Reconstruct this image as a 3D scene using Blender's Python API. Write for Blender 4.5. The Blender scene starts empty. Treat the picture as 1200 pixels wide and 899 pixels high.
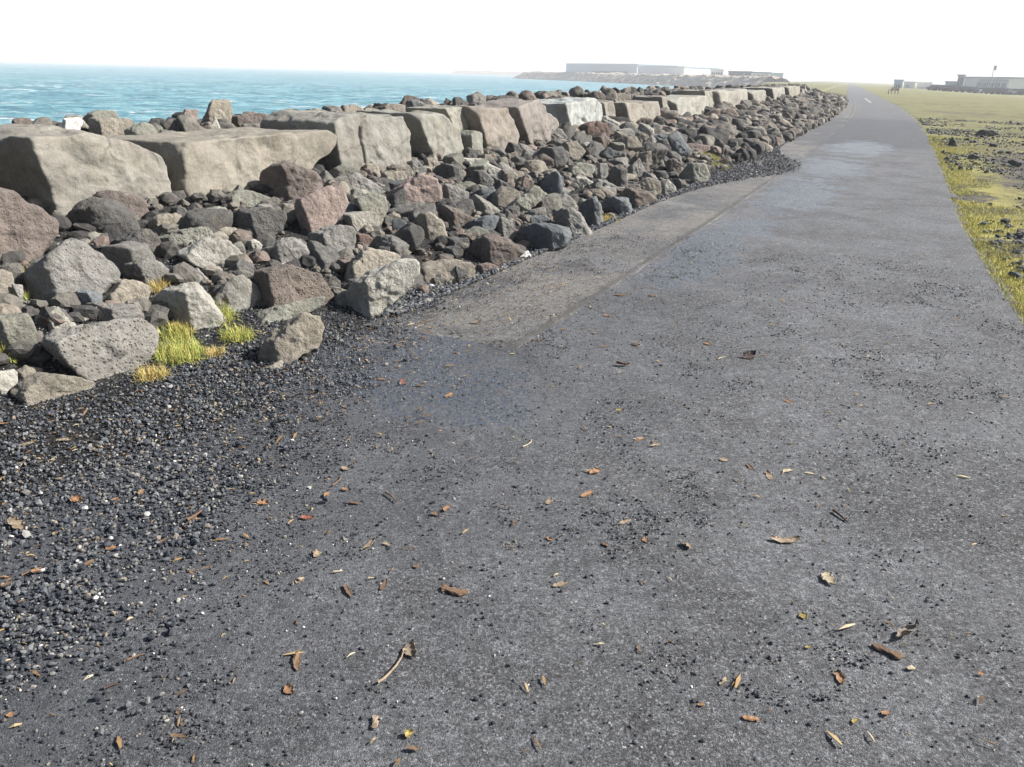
import bpy, bmesh, math, random
import numpy as np
from mathutils import Vector, Matrix

random.seed(7)
RNG = np.random.default_rng(11)
S = bpy.context.scene
COL = S.collection

# ------------------------------------------------------------------ camera
PW, PH, F = 1200, 899, 930.0
ROLL = math.radians(1.45)
EYE = 1.6
PITCH = math.atan((449.5 - 85.0) / F * math.cos(ROLL))
fwd = np.array([0, math.cos(PITCH), -math.sin(PITCH)])
_r = np.array([1.0, 0, 0]); _u = np.cross(_r, fwd)
cr, sr = math.cos(ROLL), math.sin(ROLL)
RT = cr * _r + sr * _u
UP = -sr * _r + cr * _u
CAM = np.array([0, 0, EYE])

def ray(px, py):
    return fwd + (px - 600) / F * RT + (449.5 - py) / F * UP

def proj(p):
    v = np.asarray(p, float) - CAM
    z = v @ fwd
    return np.stack([600 + F * (v @ RT) / z, 449.5 - F * (v @ UP) / z, z], -1)

cam_d = bpy.data.cameras.new('camera'); cam = bpy.data.objects.new('camera', cam_d); COL.objects.link(cam)
cam_d.sensor_width = 36; cam_d.lens = F * 36 / PW; cam_d.clip_start = 0.05; cam_d.clip_end = 30000
M = Matrix(((RT[0], UP[0], -fwd[0], 0), (RT[1], UP[1], -fwd[1], 0), (RT[2], UP[2], -fwd[2], EYE), (0, 0, 0, 1)))
cam.matrix_world = M
S.camera = cam

# ------------------------------------------------------------------ path coordinates: u along, w to the right of its left edge
U = np.array([0.437, 0.899]); U /= np.linalg.norm(U)
N = np.array([U[1], -U[0]])
C0 = -3.06

def bend(u):
    u = np.asarray(u, float)
    v = np.minimum(u, 70)
    return -0.00065 * np.maximum(v - 5, 0) ** 2 - 0.0845 * np.maximum(u - 70, 0)

def uw(x, y):
    u = U[0] * x + U[1] * y
    return u, N[0] * x + N[1] * y - C0 - bend(u)

def xy(u, w):
    c = np.asarray(w, float) + C0 + bend(u)
    return u * U[0] + c * N[0], u * U[1] + c * N[1]

# ------------------------------------------------------------------ noise
_perm = np.random.default_rng(5).permutation(512)
_perm = np.concatenate([_perm, _perm, _perm])
_grad = np.random.default_rng(6).normal(size=(512, 3)); _grad /= np.linalg.norm(_grad, axis=1)[:, None]

def perlin(p):
    p = np.asarray(p, float)
    i = np.floor(p).astype(int); f = p - i; i &= 511
    t = f * f * f * (f * (f * 6 - 15) + 10)
    out = 0
    for dx in (0, 1):
        for dy in (0, 1):
            for dz in (0, 1):
                h = _perm[_perm[_perm[(i[:, 0] + dx) & 511] + ((i[:, 1] + dy) & 511)] + ((i[:, 2] + dz) & 511)] & 511
                g = _grad[h]
                d = f - np.array([dx, dy, dz])
                wt = (t[:, 0] if dx else 1 - t[:, 0]) * (t[:, 1] if dy else 1 - t[:, 1]) * (t[:, 2] if dz else 1 - t[:, 2])
                out = out + wt * (g * d).sum(1)
    return out * 1.6

def fbm(p, octv=4, gain=0.5):
    s = 0; a = 1.0
    for k in range(octv):
        s = s + a * perlin(p * 2 ** k + 17.3 * k); a *= gain
    return s

def n2(x, y, f=1.0, o=3, seed=0):
    x = np.asarray(x, float).ravel(); y = np.asarray(y, float).ravel()
    return fbm(np.stack([x * f, y * f, np.full_like(x, 0.37 + seed * 9.1)], 1), o)

# ------------------------------------------------------------------ terrain height
_D = [-9e9, -3.7, -3.5, 0, 0.25, 1.2, 2.4, 3.4, 4.6, 6.5, 9.0, 11.5, 30, 9e9]
_Z = [-0.012, -0.012, -0.04, -0.04, 0.02, 0.24, 0.47, 0.72, 0.86, 0.45, -1.6, -2.9, -5.0, -6]

def shift(u):
    return np.clip((np.asarray(u, float) - 110) * 0.12, 0, 20)

def terrain(x, y, rough=True):
    x = np.atleast_1d(np.asarray(x, float)); y = np.atleast_1d(np.asarray(y, float))
    u, w = uw(x, y)
    d = -w
    far = np.clip((u - 80) / 60, 0, 1)
    dd = np.where(d > 4.6, np.maximum(4.6, d - shift(u)), d)
    z = np.interp(dd, _D, _Z)
    near_flat = np.interp(u, [0, 1.0, 3.2, 4.6], [1, 1, 1, 0]) * np.interp(d, [-1.2, 0, 0.6, 1.1], [0, 1, 1, 0])
    z = z * (1 - near_flat) + 0.012 * near_flat
    z = np.where((d > 0), z * (1 - far) + np.where(dd > 6, z, 0.6 * np.clip(d / 20, 0, 1)) * far, z)
    z = z + np.where((d > 3.3) & (d < 6.5), 0.16 * np.clip((u - 12) / 8, 0, 1), 0)
    z = z - np.where(w > 15, np.clip((u - 60) / 150, 0, 1) * np.clip((w - 15) / 20, 0, 1) * 0.65, 0)
    if rough:
        r = n2(x, y, 1.1, 3)
        amp = np.where(d > 0.3, 0.05, 0.0) * (1 - near_flat)
        amp = np.where(w > 4.0, np.clip((w - 4.0) * 0.05, 0, 0.05), amp)
        z = z + r.reshape(z.shape) * amp
    return z

def hit(px, py, zlift=0.0):
    d = ray(px, py)
    t = np.linspace(1.2, 140, 12000)
    P = CAM[None] + t[:, None] * d[None]
    T = terrain(P[:, 0], P[:, 1], False) + zlift
    k = np.argmax(P[:, 2] < T)
    return P[k]

def at(px, py, z=0.0):
    d = ray(px, py); t = (z - EYE) / d[2]
    return CAM + d * t

# ------------------------------------------------------------------ mesh helpers
def mesh(name, V, faces, mat=None, smooth=False):
    """faces: (n,k) int array or list of arrays"""
    me = bpy.data.meshes.new(name)
    V = np.ascontiguousarray(V, dtype=np.float32)
    if isinstance(faces, np.ndarray): faces = [faces]
    me.vertices.add(len(V)); me.vertices.foreach_set('co', V.ravel())
    loops = np.concatenate([f.ravel() for f in faces]).astype(np.int32)
    tot = np.concatenate([np.full(len(f), f.shape[1]) for f in faces]).astype(np.int32)
    start = np.concatenate([[0], np.cumsum(tot)[:-1]]).astype(np.int32)
    me.loops.add(len(loops)); me.loops.foreach_set('vertex_index', loops)
    me.polygons.add(len(tot)); me.polygons.foreach_set('loop_start', start)
    me.polygons.foreach_set('loop_total', tot)
    me.polygons.foreach_set('use_smooth', np.full(len(tot), smooth))
    me.update(calc_edges=True)
    if mat: me.materials.append(mat)
    return me

def link(name, me, loc=(0, 0, 0), parent=None):
    o = bpy.data.objects.new(name, me); COL.objects.link(o); o.location = loc
    if parent: o.parent = parent
    return o

def tag(o, label=None, cat=None, group=None, kind=None):
    if label: o['label'] = label
    if cat: o['category'] = cat
    if group: o['group'] = group
    if kind: o['kind'] = kind
    return o

_ico = {}
def ico(n):
    if n not in _ico:
        bm = bmesh.new(); bmesh.ops.create_icosphere(bm, subdivisions=n, radius=1)
        v = np.array([x.co[:] for x in bm.verts]); f = np.array([[q.index for q in x.verts] for x in bm.faces])
        bm.free(); _ico[n] = (v / np.linalg.norm(v, axis=1)[:, None], f)
    return _ico[n]

def hull2d(pts):
    pts = sorted(set(map(tuple, pts)))
    def half(P):
        h = []
        for p in P:
            while len(h) >= 2 and (h[-1][0]-h[-2][0])*(p[1]-h[-2][1])-(h[-1][1]-h[-2][1])*(p[0]-h[-2][0]) <= 0: h.pop()
            h.append(p)
        return h[:-1]
    return np.array(half(pts) + half(pts[::-1]))

class Parts:
    """collects boxes and quads into one mesh"""
    def __init__(s): s.v = []; s.f = []
    def box(s, c, size, ax=None):
        ax = np.eye(3) if ax is None else ax
        b = len(s.v)
        for sx in (-.5, .5):
            for sy in (-.5, .5):
                for sz in (-.5, .5):
                    s.v.append(np.asarray(c) + ax[0]*sx*size[0] + ax[1]*sy*size[1] + ax[2]*sz*size[2])
        for q in ((0,1,3,2),(4,6,7,5),(0,4,5,1),(2,3,7,6),(0,2,6,4),(1,5,7,3)): s.f.append([b+i for i in q])
        return s
    def build(s, name, mat, loc=(0,0,0), parent=None, bevel=0):
        me = mesh(name, np.array(s.v), np.array(s.f), mat)
        if bevel:
            bm = bmesh.new(); bm.from_mesh(me)
            bmesh.ops.bevel(bm, geom=bm.edges[:], offset=bevel, segments=1, affect='EDGES')
            bm.to_mesh(me); bm.free()
        return link(name, me, loc, parent)

# ------------------------------------------------------------------ materials
class NT:
    def __init__(s, name):
        s.m = bpy.data.materials.new(name); s.m.use_nodes = True
        s.t = s.m.node_tree; s.t.nodes.clear()
        s.out = s.n('ShaderNodeOutputMaterial'); s.b = s.n('ShaderNodeBsdfPrincipled')
        s.l(s.b.outputs[0], s.out.inputs[0])
    def n(s, typ, **kw):
        x = s.t.nodes.new(typ)
        for k, v in kw.items():
            if k.startswith('i_'): x.inputs[k[2:].replace('_', ' ')].default_value = v
            else: setattr(x, k, v)
        return x
    def l(s, a, b): s.t.links.new(a, b)
    def noise(s, vec, scale, detail=4, rough=0.55, dist=0.0):
        x = s.n('ShaderNodeTexNoise'); x.inputs['Scale'].default_value = scale; x.inputs['Detail'].default_value = detail
        x.inputs['Roughness'].default_value = rough; x.inputs['Distortion'].default_value = dist
        if vec is not None: s.l(vec, x.inputs['Vector'])
        return x.outputs['Fac']
    def vor(s, vec, scale, feature='F1', out='Distance'):
        x = s.n('ShaderNodeTexVoronoi', feature=feature); x.inputs['Scale'].default_value = scale
        if vec is not None: s.l(vec, x.inputs['Vector'])
        return x.outputs[out]
    def ramp(s, fac, stops, interp='LINEAR'):
        x = s.n('ShaderNodeValToRGB'); x.color_ramp.interpolation = interp
        e = x.color_ramp.elements
        while len(e) < len(stops): e.new(0.5)
        for k, (p, c) in enumerate(stops):
            e[k].position = p
            e[k].color = (c, c, c, 1) if not hasattr(c, '__len__') else (*c[:3], 1)
        if fac is not None: s.l(fac, x.inputs[0])
        return x.outputs[0]
    def mix(s, fac, a, b, blend='MIX'):
        x = s.n('ShaderNodeMix', data_type='RGBA', blend_type=blend)
        for val, sock in ((fac, x.inputs['Factor']), (a, x.inputs['A']), (b, x.inputs['B'])):
            sock = [q for q in x.inputs if q.name == sock.name and q.enabled][0] if sock.name != 'Factor' else x.inputs[0]
            if isinstance(val, (int, float)):
                sock.default_value = val if sock.name == 'Factor' else (val, val, val, 1)
            elif isinstance(val, tuple): sock.default_value = (*val[:3], 1)
            else: s.l(val, sock)
        return [q for q in x.outputs if q.enabled][0]
    def math(s, op, a, b=0.0, c=None, clamp=False):
        x = s.n('ShaderNodeMath', operation=op, use_clamp=clamp)
        for k, v in enumerate((a, b) if c is None else (a, b, c)):
            if isinstance(v, (int, float)): x.inputs[k].default_value = v
            else: s.l(v, x.inputs[k])
        return x.outputs[0]
    def bump(s, h, dist=0.01, strength=1.0, prev=None):
        x = s.n('ShaderNodeBump'); x.inputs['Distance'].default_value = dist; x.inputs['Strength'].default_value = strength
        s.l(h, x.inputs['Height'])
        if prev is not None: s.l(prev, x.inputs['Normal'])
        return x.outputs[0]
    def set(s, color=None, rough=None, normal=None, spec=None):
        for nm, v in (('Base Color', color), ('Roughness', rough), ('Normal', normal), ('Specular IOR Level', spec)):
            if v is None: continue
            i = s.b.inputs[nm]
            if isinstance(v, (int, float)): i.default_value = v
            elif isinstance(v, tuple): i.default_value = (*v[:3], 1)
            else: s.l(v, i)
        return s.m

def mat_rock(name='weathered_stone', k=1.0):
    t = NT(name)
    oi = t.n('ShaderNodeObjectInfo'); tc = t.n('ShaderNodeTexCoord')
    mp = t.n('ShaderNodeVectorMath', operation='ADD'); sc = t.n('ShaderNodeVectorMath', operation='SCALE')
    cb = t.n('ShaderNodeCombineXYZ')
    t.l(oi.outputs['Random'], cb.inputs[0]); t.l(oi.outputs['Random'], cb.inputs[1])
    t.l(cb.outputs[0], sc.inputs[0]); sc.inputs['Scale'].default_value = 80
    t.l(tc.outputs['Object'], mp.inputs[0]); t.l(sc.outputs[0], mp.inputs[1])
    v = mp.outputs[0]
    a = t.noise(v, 2.6, 5, 0.6)
    b = t.noise(v, 14, 6, 0.65)
    c = t.noise(v, 90, 3, 0.6)
    col = t.mix(1.0, oi.outputs['Color'], t.ramp(a, [(0.28, 1 - .34 * k), (0.52, 1.0), (0.78, 1 + .28 * k)]), 'MULTIPLY')
    col = t.mix(1.0, col, t.ramp(b, [(0.3, 1 - .28 * k), (0.5, 1.0), (0.72, 1 + .2 * k)]), 'MULTIPLY')
    col = t.mix(1.0, col, t.ramp(c, [(0.25, 0.78), (0.5, 1.0), (0.8, 1.18)]), 'MULTIPLY')
    # weather stains: ochre and grey-green patches, pale lichen crust
    st = t.noise(v, 1.7, 6, 0.7, 0.6)
    col = t.mix(t.math('MULTIPLY', t.ramp(st, [(0.52, 0.0), (0.66, 1.0)]), 0.22 * k), col, (0.21, 0.17, 0.11))
    li = t.noise(v, 7.0, 8, 0.75, 0.4)
    col = t.mix(t.math('MULTIPLY', t.ramp(li, [(0.6, 0.0), (0.66, 1.0)]), 0.32 * k), col, (0.31, 0.30, 0.26))
    dk = t.noise(v, 4.3, 6, 0.7, 0.3)
    col = t.mix(t.math('MULTIPLY', t.ramp(dk, [(0.58, 0.0), (0.7, 1.0)]), 0.45 * k), col, (0.07, 0.067, 0.06))
    if k != 1:
        # quarry faces: rusty run-off streaks, hairline cracks
        mpz = t.n('ShaderNodeMapping'); mpz.inputs['Scale'].default_value = (5.0, 5.0, 0.7); t.l(v, mpz.inputs[0])
        stz = t.noise(mpz.outputs[0], 1.6, 6, 0.65, 0.3)
        col = t.mix(t.math('MULTIPLY', t.ramp(stz, [(0.5, 0.0), (0.66, 1.0)]), 0.42), col, (0.125, 0.10, 0.075))
        warp = t.n('ShaderNodeVectorMath', operation='ADD'); nz = t.n('ShaderNodeTexNoise'); nz.inputs['Scale'].default_value = 1.1; nz.inputs['Detail'].default_value = 3
        t.l(v, nz.inputs['Vector']); t.l(v, warp.inputs[0]); t.l(nz.outputs['Color'], warp.inputs[1])
        ck = t.vor(warp.outputs[0], 0.8, 'DISTANCE_TO_EDGE')
        ckm = t.math('MULTIPLY', t.ramp(ck, [(0.002, 1.0), (0.008, 0.0)]), t.ramp(t.noise(v, 1.2, 3), [(0.52, 0.0), (0.58, 1.0)]))
        col = t.mix(t.math('MULTIPLY', ckm, 0.7), col, (0.05, 0.045, 0.04))
    # pits of porous lava, only where the object's alpha asks for them
    pit = t.ramp(t.vor(v, 46), [(0.18, 1.0), (0.36, 0.0)])
    pm = t.math('MULTIPLY', pit, t.math('SUBTRACT', 1.0, oi.outputs['Alpha']))
    col = t.mix(t.math('MULTIPLY', pm, 0.75), col, (0.05, 0.045, 0.045))
    h = t.math('ADD', t.math('MULTIPLY', t.noise(v, 22, 8, 0.7), 1.0), t.math('MULTIPLY', pm, -0.35))
    nm = t.bump(h, 0.05 if k == 1 else 0.02, 0.8)
    nm = t.bump(t.noise(v, 130, 4, 0.6), 0.004, 0.7, nm)
    return t.set(col, 0.93, nm, 0.25)

def mat_island(name, stops, rough=0.9, bumpscale=None, spec=0.3, jitter=None):
    t = NT(name)
    g = t.n('ShaderNodeNewGeometry')
    col = t.ramp(g.outputs['Random Per Island'], stops, 'LINEAR')
    tc = t.n('ShaderNodeTexCoord')
    if jitter:
        col = t.mix(1.0, col, t.ramp(t.noise(tc.outputs['Object'], jitter, 3), [(0.3, 0.7), (0.7, 1.25)]), 'MULTIPLY')
    nm = t.bump(t.noise(tc.outputs['Object'], bumpscale, 6, .7), 0.03, 0.8) if bumpscale else None
    return t.set(col, rough, nm, spec)

def path_coords(t):
    """returns sockets (position, u, w) with the bend of the path taken in"""
    g = t.n('ShaderNodeNewGeometry'); pos = g.outputs['Position']
    def dot(v):
        x = t.n('ShaderNodeVectorMath', operation='DOT_PRODUCT'); t.l(pos, x.inputs[0]); x.inputs[1].default_value = (*v, 0); return x.outputs['Value']
    u = dot(U); c = dot(N)
    uu = t.math('MAXIMUM', t.math('SUBTRACT', t.math('MINIMUM', u, 70.0), 5.0), 0.0)
    w = t.math('ADD', t.math('SUBTRACT', c, C0), t.math('MULTIPLY', t.math('MULTIPLY', uu, uu), 0.00065))
    w = t.math('ADD', w, t.math('MULTIPLY', t.math('MAXIMUM', t.math('SUBTRACT', u, 70.0), 0.0), 0.0845))
    return pos, u, w

def mat_asphalt(name, strip=False):
    t = NT(name)
    pos, u, w = path_coords(t)
    cell = t.vor(pos, 150, out='Color')
    sep = t.n('ShaderNodeSeparateColor'); t.l(cell, sep.inputs[0])
    agg = t.mix(1.0, (0.98, 1.0, 1.05), t.ramp(sep.outputs[0], [(0.0, 0.05), (0.45, 0.09), (0.8, 0.135), (0.96, 0.17), (0.99, 0.25), (1.0, 0.32)]), 'MULTIPLY')
    gap = t.ramp(t.vor(pos, 150), [(0.3, 1.0), (0.8, 0.75)])
    col = t.mix(1.0, agg, gap, 'MULTIPLY')
    fine = t.noise(pos, 420, 2, 0.6)
    col = t.mix(1.0, col, t.ramp(fine, [(0.3, 0.6), (0.7, 1.4)]), 'MULTIPLY')
    # pale dust lying in the texture, darker damp drifts
    big = t.noise(pos, 1.3, 6, 0.62, 0.5)
    col = t.mix(t.ramp(big, [(0.38, 0.0), (0.60, 0.8)]), col, (0.134, 0.138, 0.146) if not strip else (0.175, 0.166, 0.152))
    med = t.noise(pos, 9.0, 6, 0.65)
    col = t.mix(1.0, col, t.ramp(med, [(0.3, 0.74), (0.5, 1.0), (0.72, 1.2)]), 'MULTIPLY')
    for sc_, lo_, hi_ in ((300, .5, 1.75), (120, .6, 1.55), (48, .74, 1.36), (20, .84, 1.2)):
        col = t.mix(1.0, col, t.ramp(t.noise(pos, sc_, 2, 0.6), [(0.32, lo_), (0.5, 0.97), (0.68, hi_)]), 'MULTIPLY')
    left_tone = t.math('ADD', t.math('DIVIDE', w, 4.0), t.math('MULTIPLY', t.math('SUBTRACT', t.noise(pos, 0.9, 5, 0.6, 0.4), 0.5), 0.9))
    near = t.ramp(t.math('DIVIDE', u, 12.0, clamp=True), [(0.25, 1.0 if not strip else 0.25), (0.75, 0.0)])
    col = t.mix(t.math('MULTIPLY', near, t.ramp(left_tone, [(0.12, 0.66), (0.6, 0.0)])), col, (0.048, 0.052, 0.062))   # darker towards the left edge on the near stretch
    # loosened dark holes between the stones
    dots = t.math('ADD', t.noise(pos, 62, 5, 0.75), t.math('MULTIPLY', t.math('SUBTRACT', t.noise(pos, 4.5, 4, .65), .5), .55))
    col = t.mix(t.math('MULTIPLY', t.ramp(dots, [(0.57, 0.0), (0.66, 1.0)]), 0.75), col, (0.035, 0.035, 0.04))
    specks = t.math('MULTIPLY', t.ramp(t.vor(pos, 21), [(0.045, 1.0), (0.07, 0.0)]), t.ramp(t.noise(pos, 3.1, 2), [(0.45, 0.0), (0.55, 1.0)]))
    col = t.mix(t.math('MULTIPLY', specks, 0.75), col, (0.55, 0.54, 0.5))
    rough = 0.85
    # damp film left along the seam of the side strip
    def band(x, a, b, c2, d):
        return t.math('MULTIPLY', t.ramp(t.math('DIVIDE', x, 40.0, clamp=True), [(a/40, 0.0), (b/40, 1.0)]), t.ramp(t.math('DIVIDE', x, 40.0, clamp=True), [(c2/40, 1.0), (d/40, 0.0)]))
    if not strip:
        wet = 0.0; wj = t.math('MULTIPLY', t.math('SUBTRACT', t.noise(pos, 1.6, 6, 0.7, 0.6), 0.5), 4.6)
        for u0, w0, a_, b_ in ((3.5, 0.75, .7, .75), (7.9, 1.35, 1.7, .42), (9.6, 1.5, .8, .4), (13.2, 1.6, 2.6, .6), (17.5, 1.7, 2.4, .8), (23.0, 1.9, 3.0, .9)):
            du = t.math('DIVIDE', t.math('SUBTRACT', u, u0), a_); dw = t.math('DIVIDE', t.math('SUBTRACT', w, w0), b_)
            q = t.math('ADD', t.math('ADD', t.math('MULTIPLY', du, du), t.math('MULTIPLY', dw, dw)), wj)
            wet = t.math('MAXIMUM', wet, t.ramp(q, [(0.55, 1.0), (1.0, 0.0)]))
        wet = t.math('MULTIPLY', wet, t.ramp(t.noise(pos, 30, 4, .7), [(0.4, 0.35), (0.52, 1.0)]))
    else:
        wet = t.math('MULTIPLY', t.ramp(t.noise(pos, 0.8, 5, 0.6), [(0.56, 0.0), (0.66, 0.6)]), 1.0)
    col = t.mix(t.math('MULTIPLY', wet, 0.75), col, (0.04, 0.046, 0.056))
    rg = t.math('SUBTRACT', 0.88, t.math('MULTIPLY', wet, 0.72))
    if strip:
        wid = t.math('SUBTRACT', 1.045, t.math('MULTIPLY', t.math('SUBTRACT', u, 4.0), 0.0085))
        sd = t.math('ADD', t.math('ABSOLUTE', t.math('SUBTRACT', w, t.math('SUBTRACT', wid, 0.03))), t.math('MULTIPLY', t.math('SUBTRACT', t.noise(pos, 6, 5, .7), .5), .09))
        col = t.mix(t.math('MULTIPLY', t.ramp(sd, [(0.012, 1.0), (0.05, 0.0)]), .7), col, (0.06, 0.056, 0.05))   # grit and moss in the joint
    # fresher, darker surfacing farther along
    new = band(t.math('MULTIPLY', u, 0.5), 11.5, 12.2, 20, 22)
    col = t.mix(t.math('MULTIPLY', new, 0.6), col, (0.06, 0.065, 0.075))
    grain = t.noise(pos, 190, 4, 0.75)
    h = t.math('ADD', t.math('MULTIPLY', t.vor(pos, 240), -0.35), t.math('MULTIPLY', grain, 1.2))
    dry = t.math('SUBTRACT', 1.0, t.math('MULTIPLY', wet, 0.93))
    nm = t.bump(t.math('MULTIPLY', h, dry), 0.009, 1.0)
    nm = t.bump(t.math('MULTIPLY', med, dry), 0.015, 0.4, nm)
    return t.set(col, rg, nm, t.math('ADD', 0.3, t.math('MULTIPLY', wet, 0.6)))

def mat_ground():
    t = NT('ground_soil')
    pos, u, w = path_coords(t)
    # left: dark lava gravel
    g = t.vor(pos, 60, out='Color'); sep = t.n('ShaderNodeSeparateColor'); t.l(g, sep.inputs[0])
    left = t.mix(1.0, t.ramp(sep.outputs[0], [(0, 0.012), (0.6, 0.034), (0.9, 0.065), (1, 0.11)]), t.ramp(t.vor(pos, 60), [(0.2, 1.0), (0.7, 0.4)]), 'MULTIPLY')
    left = t.mix(t.ramp(t.noise(pos, 2.0, 5, 0.6), [(0.52, 0.0), (0.66, 0.5)]), left, (0.04, 0.032, 0.025))
    # right: thin, dry turf broken by black gravel
    n1 = t.noise(pos, 0.55, 7, 0.65, 0.4); n2_ = t.noise(pos, 4.0, 6, 0.7)
    turf = t.ramp(n2_, [(0.25, (0.12, 0.11, 0.045)), (0.45, (0.26, 0.24, 0.08)), (0.6, (0.34, 0.31, 0.10)), (0.75, (0.23, 0.26, 0.065))])
    farturf = t.ramp(t.noise(pos, 0.12, 7, 0.7), [(0.32, (0.105, 0.11, 0.052)), (0.5, (0.18, 0.172, 0.085)), (0.68, (0.115, 0.13, 0.06))])
    fr = t.ramp(t.math('DIVIDE', u, 60.0, clamp=True), [(0.25, 0.0), (0.6, 1.0)])
    turf = t.mix(fr, turf, farturf)
    bare_near = t.ramp(t.math('ADD', n1, t.math('MULTIPLY', n2_, 0.25)), [(0.60, 0.0), (0.66, 1.0)])
    bare_far = t.math('MULTIPLY', t.ramp(t.noise(pos, 0.25, 8, 0.75, 0.3), [(0.53, 0.0), (0.60, 0.85)]), t.ramp(t.math('DIVIDE', u, 200.0, clamp=True), [(0.2, 1.0), (0.6, 0.0)]))
    wr = t.math('ADD', t.math('DIVIDE', t.math('SUBTRACT', w, 3.6), 6.0), t.math('MULTIPLY', t.math('SUBTRACT', n2_, 0.5), 0.35))
    bandm = t.math('MULTIPLY', t.ramp(wr, [(0.10, 0.0), (0.22, 1.0)]), t.math('MULTIPLY', t.ramp(t.math('DIVIDE', u, 40.0, clamp=True), [(0.2, 0.0), (0.27, 1.0)]), t.ramp(t.math('DIVIDE', u, 40.0, clamp=True), [(0.55, 1.0), (0.8, 0.0)])))
    bandm = t.math('MULTIPLY', bandm, t.ramp(n1, [(0.36, 0.0), (0.46, 1.0)]))
    bare = t.math('MAXIMUM', t.mix(fr, bare_near, bare_far), bandm)
    right = t.mix(bare, turf, t.mix(t.ramp(t.noise(pos, 14, 5, 0.7), [(0.4, 0.0), (0.6, 1.0)]), (0.035, 0.034, 0.036), (0.11, 0.10, 0.09)))
    side = t.ramp(t.math('DIVIDE', w, 10.0, clamp=True), [(0.15, 0.0), (0.2, 1.0)])
    ff = t.ramp(t.math('DIVIDE', u, 400.0, clamp=True), [(0.24, 0.0), (0.3, 1.0)])
    col = t.mix(t.math('MAXIMUM', side, t.math('MULTIPLY', ff, 0.9)), left, right)
    h = t.math('ADD', t.noise(pos, 40, 6, 0.7), t.math('MULTIPLY', t.vor(pos, 60), -0.6))
    nm = t.bump(h, 0.03, 0.9)
    return t.set(col, 0.95, nm, 0.2)

def mat_sea():
    t = NT('sea_water')
    g = t.n('ShaderNodeNewGeometry'); pos = g.outputs['Position']
    mp = t.n('ShaderNodeMapping'); mp.inputs['Rotation'].default_value = (0, 0, math.radians(-12)); mp.inputs['Scale'].default_value = (0.45, 1.0, 1.0)
    t.l(pos, mp.inputs[0]); v = mp.outputs[0]
    a = t.noise(v, 0.16, 6, 0.6, 0.5); b = t.noise(v, 0.62, 7, 0.7, 0.5); c = t.noise(v, 0.02, 4, 0.5)
    col = t.ramp(b, [(0.38, (0.013, 0.082, 0.132)), (0.5, (0.07, 0.235, 0.295)), (0.6, (0.25, 0.46, 0.51))])
    col = t.mix(t.ramp(c, [(0.4, 0.0), (0.65, 0.35)]), col, (0.11, 0.30, 0.33))
    caps = t.math('MULTIPLY', t.ramp(t.noise(v, 0.11, 9, 0.75, 1.0), [(0.545, 0.0), (0.61, 1.0)]), t.ramp(t.noise(v, 0.8, 4, .7), [(0.5, 0.0), (0.57, 1.0)]))
    col = t.mix(t.math('MULTIPLY', caps, 0.9), col, (0.8, 0.82, 0.82))
    h = t.math('ADD', t.math('MULTIPLY', a, 1.0), t.math('MULTIPLY', b, 0.7))
    nm = t.bump(h, 1.6, 1.0)
    t.b.inputs['IOR'].default_value = 1.33
    return t.set(col, 0.32, nm, 0.35)

def mat_plain(name, c, rough=0.8, var=0.12, scale=0.6, metallic=0.0, bump=0.0):
    t = NT(name)
    tc = t.n('ShaderNodeTexCoord')
    n = t.noise(tc.outputs['Object'], scale, 5, 0.6)
    col = t.mix(1.0, tuple(c), t.ramp(n, [(0.3, 1 - var), (0.7, 1 + var)]), 'MULTIPLY')
    t.b.inputs['Metallic'].default_value = metallic
    nm = t.bump(n, bump, 0.6) if bump else None
    return t.set(col, rough, nm)

def mat_leaf():
    t = NT('dry_leaf')
    oi = t.n('ShaderNodeObjectInfo'); tc = t.n('ShaderNodeTexCoord')
    n = t.noise(tc.outputs['Object'], 120, 5, 0.65); n2b = t.noise(tc.outputs['Object'], 35, 4, 0.6)
    col = t.mix(1.0, oi.outputs['Color'], t.ramp(n, [(0.3, 0.6), (0.55, 1.0), (0.75, 1.3)]), 'MULTIPLY')
    col = t.mix(t.math('MULTIPLY', t.ramp(n2b, [(0.52, 0.0), (0.66, 1.0)]), 0.6), col, (0.09, 0.055, 0.03))
    return t.set(col, 0.75, t.bump(n, 0.002, 0.7), 0.3)

ROCK = mat_rock(); BLOCK = mat_rock('smooth_block_stone', 0.72); LEAF = mat_leaf()
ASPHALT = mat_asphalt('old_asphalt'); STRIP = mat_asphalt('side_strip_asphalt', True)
GROUND = mat_ground(); SEA = mat_sea()
GRAVEL = mat_island('lava_gravel', [(0, (0.016, 0.019, 0.025)), (0.35, (0.038, 0.043, 0.052)), (0.66, (0.075, 0.081, 0.09)), (0.88, (0.135, 0.138, 0.138)), (0.955, (0.15, 0.12, 0.085)), (0.968, (0.19, 0.185, 0.175)), (0.993, (0.26, 0.25, 0.235)), (1.0, (0.5, 0.49, 0.47))], 0.88, None, 0.35)
GRIT = mat_island('loose_grit', [(0, (0.014, 0.016, 0.021)), (0.5, (0.034, 0.037, 0.044)), (0.87, (0.085, 0.088, 0.092)), (0.955, (0.17, 0.15, 0.12)), (0.985, (0.30, 0.29, 0.27)), (1.0, (0.7, 0.7, 0.7))], 0.85, None, 0.35)
STONES = mat_island('rubble_stone', [(0, (0.035, 0.034, 0.034)), (0.4, (0.085, 0.08, 0.073)), (0.7, (0.15, 0.14, 0.12)), (0.85, (0.13, 0.10, 0.085)), (1.0, (0.23, 0.215, 0.18))], 0.92, 22, 0.25, 7)
BLADE = mat_island('dry_grass', [(0, (0.34, 0.26, 0.09)), (0.35, (0.50, 0.42, 0.14)), (0.65, (0.46, 0.43, 0.10)), (0.87, (0.31, 0.36, 0.07)), (1.0, (0.14, 0.20, 0.04))], 0.7, None, 0.3)
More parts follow.
